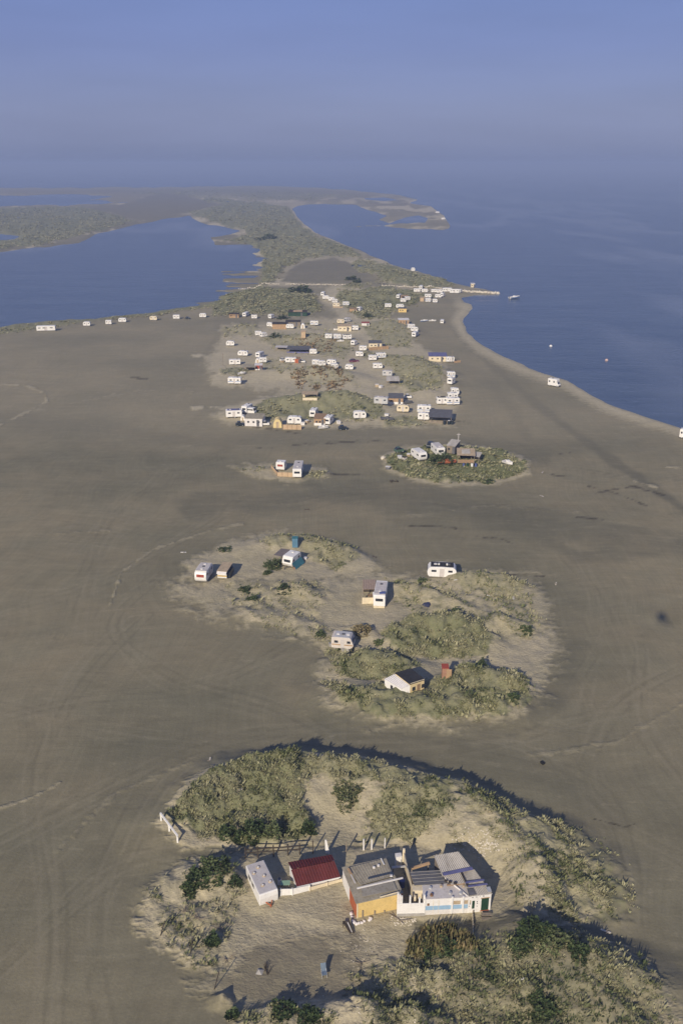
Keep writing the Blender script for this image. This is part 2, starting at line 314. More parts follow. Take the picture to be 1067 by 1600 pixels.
YARD = [(380, 1345), (440, 1338), (620, 1325), (745, 1330), (785, 1380), (780, 1432), (640, 1440), (530, 1450), (400, 1420)]
yard = sstep(-14, 8, poly_sd(PX, PY, YARD, 1.3))
rough = (fbm(GX / 1.6, GY / 1.6, 41, 4) - .5)
rough2 = (fbm(GX / 9, GY / 9, 43, 3) - .5)
far_k = sstep(560, 400, PY)
rel = DM + np.maximum(0, veg) * (rough * (2.0 + far_k * .2) + (rough2 + .18) * (1.0 + 3.0 * far_k)) + dry * (rough * 0.34 + (rough2 + .2) * .5) + (1 - dry) * rough2 * .12
G0 = 0.2
rel = rel * (1 - yard) + G0 * yard
rel = rel * sstep(0, 6, -wat)
Z = Z + rel
far_bright = sstep(730, 640, PY) * .8  # far brightness put into sand and grass colour, against haze and lens falloff
# wheel tracks over the flat: pairs of ruts, some churned pale, some pressed dark
track = np.zeros(PX.shape)
TR = [[(-80, 1350), (120, 1255), (300, 1165), (520, 1140), (760, 1165), (900, 1225), (985, 1330), (1000, 1450)], [(-80, 1080), (200, 1140), (480, 1158), (800, 1152), (1150, 1060)],
      [(200, 1700), (150, 1500), (175, 1350), (270, 1200), (420, 1150)], [(1150, 1500), (960, 1450), (840, 1442), (745, 1455)], [(470, 1010), (330, 1070), (120, 1090), (-80, 1140)],
      [(260, 900), (190, 980), (260, 1060), (420, 1100), (500, 1150)], [(1150, 1000), (980, 1080), (900, 1180), (930, 1260), (1080, 1360)], [(900, 880), (940, 960), (920, 1060), (850, 1140), (700, 1170)],
      [(-80, 800), (150, 820), (330, 800), (560, 780), (800, 800), (1150, 880)], [(-80, 980), (160, 900), (300, 820), (420, 780), (600, 770)], [(60, 1700), (80, 1400), (60, 1200), (120, 1050), (240, 960)],
      [(340, 1342), (250, 1340), (140, 1380), (40, 1480), (-60, 1560)], [(880, 840), (960, 900), (1000, 1010), (1010, 1150), (1150, 1300)], [(600, 690), (760, 690), (900, 740), (1150, 760)], [(400, 690), (300, 720), (200, 800), (140, 900), (120, 1000)]]
rr = np.random.default_rng(3)
for i, tr in enumerate(TR):
    for rep in range(3):
        P = np.array([[at(a + rr.normal(0, 14), b + rr.normal(0, 6)).x, 0] for a, b in tr]); Q = np.array([list(at(a + rr.normal(0, 14), b + rr.normal(0, 6)).xy) for a, b in tr])
        n_ = len(Q); T2 = []
        for k in range(n_ - 1):
            p0, p1, p2, p3 = Q[max(k - 1, 0)], Q[k], Q[k + 1], Q[min(k + 2, n_ - 1)]
            for s_ in np.arange(0, 1, .2): T2.append(.5 * ((2 * p1) + (p2 - p0) * s_ + (2 * p0 - 5 * p1 + 4 * p2 - p3) * s_ ** 2 + (3 * p1 - p0 - 3 * p2 + p3) * s_ ** 3))
        T2.append(Q[-1]); best = np.full(PX.shape, 1e9)
        for (ax, ay), (bx, by) in zip(T2[:-1], T2[1:]):
            ex, ey = bx - ax, by - ay; L = ex * ex + ey * ey + 1e-9; t_ = np.clip(((GX - ax) * ex + (GY - ay) * ey) / L, 0, 1)
            best = np.minimum(best, np.hypot(GX - ax - t_ * ex, GY - ay - t_ * ey))
        wd_ = .16 + .5 / np.maximum(sc_px, 1); rut = sstep(wd_ * 1.6, wd_ * .5, np.abs(best - .8)) * sstep(.30, .55, fbm(GX / 7, GY / 7, 600 + i * 3 + rep))
        track = track + rut * (1 if (i + rep) % 3 else -1) * .8
track = np.clip(track, -1, 1)
# flow coordinate: metres from the dune islands, so wheel tracks run round them
isl = np.full(PX.shape, -1e9)
for pl in [DRY[0][0], DRY[1][0], DRY[2][0], DRY[3][0], DRY[4][0], DRY[6][0], DRY[7][0]]:
    isl = np.maximum(isl, poly_sd(PX, PY, pl, 2.2))
flow = -isl / sc_px

def grid_mesh(name):
    nr, nc = PX.shape
    co = np.stack([GX, GY, Z], -1).reshape(-1, 3)
    idx = np.arange(nr * nc).reshape(nr, nc)
    q = np.stack([idx[1:, :-1], idx[1:, 1:], idx[:-1, 1:], idx[:-1, :-1]], -1).reshape(-1, 4)
    me = bpy.data.meshes.new(name)
    me.vertices.add(len(co)); me.vertices.foreach_set('co', co.ravel())
    me.loops.add(q.size); me.loops.foreach_set('vertex_index', q.ravel())
    me.polygons.add(len(q)); me.polygons.foreach_set('loop_start', np.arange(0, q.size, 4)); me.polygons.foreach_set('loop_total', np.full(len(q), 4))
    me.polygons.foreach_set('use_smooth', np.ones(len(q), bool))
    me.update(); me.validate()
    for nm, a in (('dry', dry), ('veg', veg), ('lush', lush), ('dark', dark), ('wrack', wrack), ('brown', brown), ('far_bright', far_bright), ('track', track), ('flow', flow)):
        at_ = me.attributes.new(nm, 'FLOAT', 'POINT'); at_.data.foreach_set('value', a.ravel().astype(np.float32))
    return me

def hgt(X, Y):
    px, py = to_px(X, Y, 0)
    fi = np.interp(py, rows, np.arange(len(rows))); fj = np.interp(px, cols, np.arange(len(cols)))
    i = np.clip(np.floor(fi).astype(int), 0, len(rows) - 2); j = np.clip(np.floor(fj).astype(int), 0, len(cols) - 2)
    a = fi - i; b = fj - j
    return (Z[i, j] * (1 - a) * (1 - b) + Z[i + 1, j] * a * (1 - b) + Z[i, j + 1] * (1 - a) * b + Z[i + 1, j + 1] * a * b)
def place(px, py, lift=0.0):
    """the ground point seen at this place of the photo, relief included"""
    z = 0.0
    for k in range(12):
        p = at(px, py, z); z = 0.5 * z + 0.5 * float(hgt(p.x, p.y))
    p = at(px, py, z); p.z = z + lift
    return p

# ------------------------------------------------------------------ material helpers
def new_mat(name):
    m = bpy.data.materials.new(name); m.use_nodes = True; nt = m.node_tree; nt.nodes.clear()
    out = nt.nodes.new('ShaderNodeOutputMaterial'); b = nt.nodes.new('ShaderNodeBsdfPrincipled')
    nt.links.new(b.outputs[0], out.inputs[0]); return m, nt, b
def N(nt, t, **kw):
    n = nt.nodes.new('ShaderNode' + t)
    for k, v in kw.items():
        if k in n.inputs: n.inputs[k].default_value = v
        else: setattr(n, k, v)
    return n
def noise(nt, vec, scale, detail=3, rough=.55):
    n = N(nt, 'TexNoise'); n.inputs['Scale'].default_value = scale; n.inputs['Detail'].default_value = detail; n.inputs['Roughness'].default_value = rough
    if vec is not None: nt.links.new(vec, n.inputs['Vector'])
    return n.outputs[0]
def rng(nt, val, a, b, c=0., d=1.):
    n = N(nt, 'MapRange'); n.inputs['From Min'].default_value = a; n.inputs['From Max'].default_value = b
    n.inputs['To Min'].default_value = c; n.inputs['To Max'].default_value = d; nt.links.new(val, n.inputs[0]); return n.outputs[0]
def mixc(nt, f, a, b, bt='MIX'):
    n = N(nt, 'Mix', data_type='RGBA', blend_type=bt); n.clamp_factor = True
    for s, val in ((0, f), (6, a), (7, b)):
        if isinstance(val, (int, float)): n.inputs[s].default_value = val
        elif isinstance(val, tuple): n.inputs[s].default_value = (*val, 1) if len(val) == 3 else val
        else: nt.links.new(val, n.inputs[s])
    return n.outputs[2]
def mth(nt, op, a, b=None, c=None):
    n = N(nt, 'Math', operation=op)
    for i, val in enumerate((a, b, c)):
        if val is None: continue
        if isinstance(val, (int, float)): n.inputs[i].default_value = val
        else: nt.links.new(val, n.inputs[i])
    return n.outputs[0]
def attr(nt, name):
    return N(nt, 'Attribute', attribute_name=name).outputs['Fac']
def mapping(nt, vec, scale, rot=(0, 0, 0)):
    n = N(nt, 'Mapping'); n.inputs['Scale'].default_value = scale; n.inputs['Rotation'].default_value = rot; nt.links.new(vec, n.inputs[0]); return n.outputs[0]

# ------------------------------------------------------------------ ground material
gm, nt, b = new_mat('sand')
pos = N(nt, 'NewGeometry').outputs['Position']
aD, aV, aL, aK, aW, aB, aF = [attr(nt, n) for n in ('dry', 'veg', 'lush', 'dark', 'wrack', 'brown', 'flow')]
n_big = noise(nt, pos, .022, 4); n_mid = noise(nt, pos, .11, 4); n_sm = noise(nt, pos, .7, 4, .6); n_f = noise(nt, pos, 3.2, 3, .6)
flat_c = mixc(nt, rng(nt, n_big, .36, .60), (.172, .158, .102), (.282, .240, .150))
flat_c = mixc(nt, rng(nt, n_mid, .3, .7, 0, .6), flat_c, (.218, .203, .134))
wn3 = N(nt, 'TexNoise'); wn3.inputs['Scale'].default_value = .018; wn3.inputs['Detail'].default_value = 2; nt.links.new(pos, wn3.inputs['Vector'])
wv_ = N(nt, 'VectorMath', operation='MULTIPLY_ADD'); nt.links.new(wn3.outputs['Color'], wv_.inputs[0]); wv_.inputs[1].default_value = (34, 34, 0); nt.links.new(pos, wv_.inputs[2]); wpos = wv_.outputs[0]
cx = N(nt, 'CombineXYZ'); nt.links.new(mth(nt, 'MULTIPLY', aF, .62), cx.inputs[0])
psx = N(nt, 'SeparateXYZ'); nt.links.new(pos, psx.inputs[0])
nt.links.new(mth(nt, 'MULTIPLY', psx.outputs[0], .015), cx.inputs[1]); nt.links.new(mth(nt, 'MULTIPLY', psx.outputs[1], .012), cx.inputs[2])
trk = noise(nt, cx.outputs[0], 1.0, 5, .7)
trk_w = mth(nt, 'MULTIPLY', rng(nt, aF, 0, 60, 1, .3), 1.0)
st1 = noise(nt, mapping(nt, wpos, (.045, .8, .3), (0, 0, .30)), 1.0, 5, .65)
st2 = noise(nt, mapping(nt, wpos, (1.3, .05, .3), (0, 0, -.35)), 1.0, 4, .65)
st3 = noise(nt, mapping(nt, wpos, (1.6, .08, .3), (0, 0, .95)), 1.0, 4, .65)
def mul_noise(col, val, lo, hi, a, b_):
    n = N(nt, 'VectorMath', operation='SCALE'); nt.links.new(col, n.inputs[0]); nt.links.new(rng(nt, val, lo, hi, a, b_), n.inputs['Scale']); return n.outputs[0]
flat_c = mul_noise(flat_c, trk, .3, .7, .97, 1.03)
flat_c = mul_noise(flat_c, st1, .3, .7, .945, 1.055)
flat_c = mul_noise(flat_c, st2, .3, .7, .945, 1.055)
flat_c = mul_noise(flat_c, st3, .3, .7, .96, 1.04)
n_md2 = noise(nt, mapping(nt, pos, (.7, 1.3, 1)), .30, 5, .7)
flat_c = mul_noise(flat_c, n_md2, .3, .7, .90, 1.10)
tk = attr(nt, 'track')
flat_c = mixc(nt, rng(nt, tk, 0, 1, 0, .20), flat_c, (.34, .30, .21))
flat_c = mixc(nt, rng(nt, tk, 0, -1, 0, .20), flat_c, (.085, .078, .055))
# thin braided tyre marks
br = noise(nt, pos, .05, 3)
thin = noise(nt, mapping(nt, wpos, (2.6, .10, 1), (0, 0, -.55)), 1.0, 2, .5)
lines = rng(nt, mth(nt, 'ABSOLUTE', mth(nt, 'SUBTRACT', thin, .5)), 0, .035, 1, 0)
flat_c = mixc(nt, mth(nt, 'MULTIPLY', lines, rng(nt, br, .42, .60, .0, .10)), flat_c, (.30, .26, .19))
thin2 = noise(nt, mapping(nt, wpos, (.12, 1.9, 1), (0, 0, .18)), 1.0, 2, .5)
lines2 = rng(nt, mth(nt, 'ABSOLUTE', mth(nt, 'SUBTRACT', thin2, .5)), 0, .03, 1, 0)
flat_c = mixc(nt, mth(nt, 'MULTIPLY', lines2, rng(nt, br, .55, .40, 0, .15)), flat_c, (.09, .083, .065))
flat_c = mul_noise(flat_c, n_f, .25, .75, .92, 1.08)
damp = mixc(nt, rng(nt, st1, .3, .7), (.112, .108, .076), (.158, .146, .100))
base = mixc(nt, mth(nt, 'MULTIPLY', aK, rng(nt, n_mid, .25, .75, .55, 1.1)), flat_c, damp)
dry_c = mixc(nt, rng(nt, n_sm, .35, .65), (.455, .400, .262), (.355, .312, .205))
dry_c = mixc(nt, rng(nt, n_mid, .35, .65, 0, .5), dry_c, (.50, .43, .30))
dry_c = mixc(nt, mth(nt, 'MULTIPLY', attr(nt, 'far_bright'), .8), dry_c, (.56, .49, .34))
flat_c2 = mixc(nt, mth(nt, 'MULTIPLY', attr(nt, 'far_bright'), .30), base, (.42, .37, .26))
base = flat_c2
dry_c = mul_noise(dry_c, n_f, .25, .75, .88, 1.12)
rip = noise(nt, mapping(nt, pos, (1.0, 2.2, 1), (0, 0, -.7)), 1.4, 4, .7)
dry_c = mul_noise(dry_c, rip, .3, .7, .90, 1.08)
df = rng(nt, mth(nt, 'ADD', mth(nt, 'ADD', aD, mth(nt, 'MULTIPLY', mth(nt, 'SUBTRACT', n_sm, .5), 1.1)), mth(nt, 'MULTIPLY', mth(nt, 'SUBTRACT', st1, .5), .8)), .12, .92)
base = mixc(nt, df, base, dry_c)
base = mixc(nt, mth(nt, 'MULTIPLY', aB, rng(nt, n_sm, .3, .7, .2, .75)), base, (.18, .155, .108))
veg_c = mixc(nt, rng(nt, n_sm, .35, .65), (.205, .205, .110), (.32, .29, .175))
n_bl = noise(nt, pos, .38, 4, .65)
veg_c = mixc(nt, rng(nt, n_bl, .44, .62, 0, .75), veg_c, (.115, .125, .060))
veg_c = mixc(nt, mth(nt, 'MULTIPLY', attr(nt, 'far_bright'), .35), veg_c, (.40, .38, .22))
veg_c = mixc(nt, mth(nt, 'MULTIPLY', aL, rng(nt, n_mid, .3, .6, .6, 1.0)), veg_c, (.105, .130, .055))
vf = rng(nt, mth(nt, 'ADD', aV, mth(nt, 'MULTIPLY', mth(nt, 'SUBTRACT', n_sm, .5), 1.1)), .25, .75, 0, .85)
base = mixc(nt, vf, base, veg_c)
base = mixc(nt, mth(nt, 'MULTIPLY', aW, rng(nt, n_f, .3, .6, .3, .95)), base, (.035, .028, .022))
nt.links.new(base, b.inputs['Base Color']); b.inputs['Roughness'].default_value = .93
b.inputs['Specular IOR Level'].default_value = .2
bmp = N(nt, 'Bump'); bmp.inputs['Strength'].default_value = .55; bmp.inputs['Distance'].default_value = .22
hsum = mth(nt, 'ADD', mth(nt, 'MULTIPLY', n_f, mth(nt, 'ADD', mth(nt, 'MULTIPLY', aD, .6), .25)), mth(nt, 'MULTIPLY', rip, mth(nt, 'ADD', mth(nt, 'MULTIPLY', aD, 1.1), .15)))
hsum = mth(nt, 'ADD', hsum, mth(nt, 'MULTIPLY', trk, .08)); hsum = mth(nt, 'ADD', hsum, mth(nt, 'MULTIPLY', n_sm, mth(nt, 'MULTIPLY', aD, 1.3)))
nt.links.new(hsum, bmp.inputs['Height']); nt.links.new(bmp.outputs[0], b.inputs['Normal'])
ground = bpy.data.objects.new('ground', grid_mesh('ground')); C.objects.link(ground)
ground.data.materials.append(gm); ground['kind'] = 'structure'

# ------------------------------------------------------------------ water
wm_, nt, b = new_mat('sea_water')
pos = N(nt, 'NewGeometry').outputs['Position']
w1 = noise(nt, mapping(nt, pos, (1, 1, 1), (0, 0, .4)), .22, 4, .6); w2 = noise(nt, mapping(nt, pos, (.6, 1.6, 1), (0, 0, -.5)), .035, 4, .6)
slick = noise(nt, mapping(nt, pos, (.0045, .0012, 1), (0, 0, .45)), 1.0, 4, .55)
slick_f = rng(nt, mth(nt, 'ABSOLUTE', mth(nt, 'SUBTRACT', slick, .50)), .0, .05, 1, 0)
colr = mixc(nt, rng(nt, w2, .3, .7), (.050, .078, .125), (.088, .122, .172))
colr = mixc(nt, mth(nt, 'MULTIPLY', slick_f, .75), colr, (.17, .20, .25))
nt.links.new(colr, b.inputs['Base Color'])
b.inputs['IOR'].default_value = 1.33; b.inputs['Roughness'].default_value = .22
bmp = N(nt, 'Bump'); bmp.inputs['Strength'].default_value = .5; bmp.inputs['Distance'].default_value = .5
nt.links.new(mth(nt, 'ADD', w1, mth(nt, 'MULTIPLY', w2, 2.5)), bmp.inputs['Height']); nt.links.new(bmp.outputs[0], b.inputs['Normal'])
me = bpy.data.meshes.new('sea'); R_ = 60000
me.from_pydata([(-R_, -3000, -.4), (R_, -3000, -.4), (R_, R_, -.4), (-R_, R_, -.4)], [], [(0, 1, 2, 3)])
sea = bpy.data.objects.new('sea', me); C.objects.link(sea); me.materials.append(wm_); sea['kind'] = 'structure'

# ------------------------------------------------------------------ haze: real air in one closed box
me = bpy.data.meshes.new('haze'); bm = bmesh.new(); bmesh.ops.create_cube(bm, size=1.0)
X0, X1, Y0, Y1, Z0_, Z1_ = -64000, 64000, -3500, 64000, -3.2, 84
for vv in bm.verts:
    vv.co = ((X0 + X1) / 2 + vv.co.x * (X1 - X0), (Y0 + Y1) / 2 + vv.co.y * (Y1 - Y0), (Z0_ + Z1_) / 2 + vv.co.z * (Z1_ - Z0_))
bm.to_mesh(me); bm.free()
hz = bpy.data.objects.new('haze', me); C.objects.link(hz); hz['kind'] = 'stuff'
hm = bpy.data.materials.new('haze'); hm.use_nodes = True; nt = hm.node_tree; nt.nodes.clear()
out = nt.nodes.new('ShaderNodeOutputMaterial'); pv = nt.nodes.new('ShaderNodeVolumePrincipled')
pv.inputs['Color'].default_value = (.49, .61, .92, 1); pv.inputs['Density'].default_value = .00035; pv.inputs['Anisotropy'].default_value = 0.0
nt.links.new(pv.outputs[0], out.inputs['Volume']); me.materials.append(hm)
# ------------------------------------------------------------------ materials for built things
MATS = {}
def pm(name, col, rough=.7, var=.18, scale=1.6, metal=0., dirt=0.0, spec=.3, stretch=(1, 1, 1)):
    if name in MATS: return MATS[name]
    m, nt, b = new_mat(name)
    tcn = N(nt, 'TexCoord').outputs['Object']
    vec = mapping(nt, tcn, stretch)
    n = noise(nt, vec, scale, 4, .6); n2 = noise(nt, vec, scale * 5, 3, .6)
    lo = tuple(c * (1 - var) for c in col); hi = tuple(min(.95, c * (1 + var)) for c in col)
    c = mixc(nt, rng(nt, n, .3, .7), lo, hi)
    if dirt: c = mixc(nt, mth(nt, 'MULTIPLY', rng(nt, n2, .5, .72), dirt), c, (.16, .12, .08))
    nt.links.new(c, b.inputs['Base Color']); b.inputs['Roughness'].default_value = rough; b.inputs['Metallic'].default_value = metal
    b.inputs['Specular IOR Level'].default_value = spec
    bp = N(nt, 'Bump'); bp.inputs['Strength'].default_value = .25; bp.inputs['Distance'].default_value = .02
    nt.links.new(n2, bp.inputs['Height']); nt.links.new(bp.outputs[0], b.inputs['Normal'])
    MATS[name] = m; return m
WHITE = pm('white_paint', (.80, .78, .74), .45, .05, .8, dirt=.16)
WHITE2 = pm('chalky_white_paint', (.72, .69, .66), .7, .09, 1.2, dirt=.22)
LAV = pm('weathered_pale_roof', (.58, .54, .51), .6, .10, .9, dirt=.25)
CREAM = pm('cream_paint', (.72, .62, .44), .6, .10, 1.0, dirt=.2)
TANP = pm('tan_board', (.46, .36, .24), .8, .2, 1.5, dirt=.2)
SILVER = pm('dull_aluminium', (.50, .50, .50), .45, .12, 1.2, dirt=.2)
GLASS = pm('dark_window_glass', (.03, .035, .045), .12, .2, 2, spec=.6)
BLACKR = pm('black_rubber', (.022, .022, .022), .8, .2, 3)
DARKR = pm('tarred_dark_roof', (.035, .035, .038), .85, .25, 1.2)
GREYR = pm('grey_fibre_cement', (.36, .32, .24), .95, .2, .9, dirt=.45)
GREYM = pm('grey_corrugated_iron', (.50, .465, .41), .85, .2, .7, dirt=.3, stretch=(1, .25, 1))
GREYD = pm('dark_grey_board', (.12, .12, .13), .8, .2, 1.4)
RED = pm('dark_red_sheet', (.10, .019, .019), .75, .22, .8)
RUST = pm('rust_orange_paint', (.42, .12, .05), .75, .2, 1.5)
ORANGE = pm('orange_board', (.42, .28, .16), .7, .18, 1.5)
YELLOW = pm('yellow_paint', (.70, .51, .20), .7, .12, .9, dirt=.22)
LBLUE = pm('light_blue_paint', (.30, .46, .62), .65, .08, 1.2, dirt=.1)
BLUE = pm('blue_tarpaulin', (.09, .12, .30), .6, .25, 1.2)
PBLUE = pm('violet_blue_tarpaulin', (.14, .14, .27), .6, .25, 1.2)
TEAL = pm('teal_tarpaulin', (.05, .17, .20), .6, .2, 1.4)
DGREEN = pm('dark_green_paint', (.018, .055, .03), .6, .15, 1.2)
GREENP = pm('pale_green_paint', (.26, .40, .28), .7, .15, 1.2)
WOOD = pm('grey_driftwood', (.24, .20, .155), .9, .25, 2.5, stretch=(1, 1, .3))
WOODD = pm('dark_old_wood', (.06, .048, .038), .9, .25, 2.5)
WOODB = pm('brown_planks', (.30, .20, .12), .85, .25, 2.2, stretch=(3, 1, 1))
PLYW = pm('plywood', (.52, .38, .24), .8, .15, 1.2)
CONC = pm('concrete', (.38, .36, .33), .95, .15, 1.6, dirt=.2)
STONE = pm('pale_stone', (.60, .54, .44), .9, .2, .9)
DARKCAR = pm('dark_car_paint', (.02, .03, .04), .3, .15, 1, spec=.5)
REDCAR = pm('maroon_car_paint', (.14, .03, .06), .35, .15, 1, spec=.5)
GREENCAR = pm('green_car_paint', (.08, .13, .09), .45, .2, 1, spec=.4)
YTENT = pm('yellow_canvas', (.70, .56, .28), .85, .08, 1.0)
STRIPEB = pm('brown_stripe', (.20, .11, .06), .6, .1, 1)
STRIPEU = pm('blue_stripe', (.10, .20, .42), .6, .1, 1)
REDP = pm('red_paint', (.33, .07, .045), .6, .12, 1)

class MB:
    def __init__(s): s.v = []; s.f = []
    def add(s, vs, fs):
        k = len(s.v); s.v += [tuple(q) for q in vs]; s.f += [tuple(i + k for i in f) for f in fs]; return s
    def box(s, x0, x1, y0, y1, z0, z1):
        return s.add([(x0, y0, z0), (x1, y0, z0), (x1, y1, z0), (x0, y1, z0), (x0, y0, z1), (x1, y0, z1), (x1, y1, z1), (x0, y1, z1)],
                     [(0, 3, 2, 1), (4, 5, 6, 7), (0, 1, 5, 4), (1, 2, 6, 5), (2, 3, 7, 6), (3, 0, 4, 7)])
    def beam(s, a, b, w, h=None, up=(0, 0, 1)):
        a = Vector(a); b = Vector(b); h = h or w; d = (b - a).normalized(); up = Vector(up)
        if abs(d.dot(up)) > .98: up = Vector((0, 1, 0))
        sd = d.cross(up).normalized() * w / 2; u_ = sd.cross(d).normalized() * h / 2
        P = [p + i * sd + j * u_ for p in (a, b) for i, j in ((-1, -1), (1, -1), (1, 1), (-1, 1))]
        return s.add(P, [(0, 1, 2, 3), (7, 6, 5, 4), (0, 4, 5, 1), (1, 5, 6, 2), (2, 6, 7, 3), (3, 7, 4, 0)])
    def cyl(s, a, b, r, r2=None, n=10):
        a = Vector(a); b = Vector(b); r2 = r if r2 is None else r2; d = (b - a).normalized()
        t = Vector((0, 0, 1)) if abs(d.z) < .9 else Vector((1, 0, 0)); e1 = d.cross(t).normalized(); e2 = d.cross(e1)
        P = [a + (e1 * math.cos(2 * math.pi * i / n) + e2 * math.sin(2 * math.pi * i / n)) * r for i in range(n)]
        P += [b + (e1 * math.cos(2 * math.pi * i / n) + e2 * math.sin(2 * math.pi * i / n)) * r2 for i in range(n)]
        return s.add(P, [tuple(range(n - 1, -1, -1)), tuple(range(n, 2 * n))] + [(i, (i + 1) % n, n + (i + 1) % n, n + i) for i in range(n)])
    def extr(s, prof, y0, y1):          # prof in x,z
        n = len(prof)
        return s.add([(x, y0, z) for x, z in prof] + [(x, y1, z) for x, z in prof],
                     [tuple(range(n)), tuple(range(2 * n - 1, n - 1, -1))] + [(i, n + i, n + (i + 1) % n, (i + 1) % n) for i in range(n)])
    def slab(s, pts, th):               # any flat-ish polygon, thickness downwards
        n = len(pts); P = [Vector(p) for p in pts]; Q = [p - Vector((0, 0, th)) for p in P]
        return s.add(P + Q, [tuple(range(n)), tuple(range(2 * n - 1, n - 1, -1))] + [(i, n + i, n + (i + 1) % n, (i + 1) % n) for i in range(n)])
    def wall(s, a, b, z0, za, zb, th):  # upright panel from a to b
        a = Vector((a[0], a[1], 0)); b = Vector((b[0], b[1], 0)); nn = Vector((-(b - a).y, (b - a).x, 0)).normalized() * th / 2
        P = [a - nn, b - nn, b + nn, a + nn]; tz = [za, zb, zb, za]
        return s.add([(p.x, p.y, z0) for p in P] + [(p.x, p.y, t) for p, t in zip(P, tz)],
                     [(0, 3, 2, 1), (4, 5, 6, 7), (0, 1, 5, 4), (1, 2, 6, 5), (2, 3, 7, 6), (3, 0, 4, 7)])
    def corr(s, A, B, Cc, D, waves, amp=.03, th=.03):   # ridges run A->D, wave along A->B
        A, B, Cc, D = map(Vector, (A, B, Cc, D)); n = waves * 4; P = []
        for k in range(n + 1):
            t = k / n; o = Vector((0, 0, amp * math.sin(2 * math.pi * waves * t)))
            P.append(A.lerp(B, t) + o); P.append(D.lerp(Cc, t) + o)
        m = len(P); Q = [p - Vector((0, 0, th)) for p in P]
        F = [(2 * k, 2 * k + 2, 2 * k + 3, 2 * k + 1) for k in range(n)] + [(m + 2 * k, m + 2 * k + 1, m + 2 * k + 3, m + 2 * k + 2) for k in range(n)]
        F += [(0, 1, m + 1, m), (m - 2, 2 * m - 2, 2 * m - 1, m - 1)]
        F += [(2 * k, m + 2 * k, m + 2 * k + 2, 2 * k + 2) for k in range(n)] + [(2 * k + 1, 2 * k + 3, m + 2 * k + 3, m + 2 * k + 1) for k in range(n)]
        return s.add(P + Q, F)
    def build(s, name, mat, parent=None, bevel=0, smooth=False):
        me = bpy.data.meshes.new(name); me.from_pydata(s.v, [], s.f); me.materials.append(mat)
        bm = bmesh.new(); bm.from_mesh(me); bmesh.ops.recalc_face_normals(bm, faces=bm.faces)
        if bevel: bmesh.ops.bevel(bm, geom=[e for e in bm.edges if len(e.link_faces) == 2 and e.calc_face_angle(0) > .5], offset=bevel, segments=2, affect='EDGES', profile=.6)
        bm.to_mesh(me); bm.free()
        if smooth: me.polygons.foreach_set('use_smooth', [True] * len(me.polygons))
        o = bpy.data.objects.new(name, me); C.objects.link(o)
        if parent: o.parent = parent
        return o

USED = {}
def tag(o, label, cat, group=None, kind=None):
    o['label'] = label; o['category'] = cat
    if group: o['group'] = group
    if kind: o['kind'] = kind
    return o
def thing(name, label, cat, loc=(0, 0, 0), rz=0, group=None):
    o = bpy.data.objects.new(name, None); C.objects.link(o); o.location = loc; o.rotation_euler = (0, 0, rz); o.empty_display_size = .3
    return tag(o, label, cat, group)
def copy_tree(o, parent=None):
    c = o.copy(); C.objects.link(c)
    if parent: c.parent = parent
    for ch in KIDS.get(o.name, []): copy_tree(ch, c)
    return c
KIDS = {}
def note_kids(root):
    for o in C.objects:
        pass
def pxm(py): return (py - YH) / 75.8

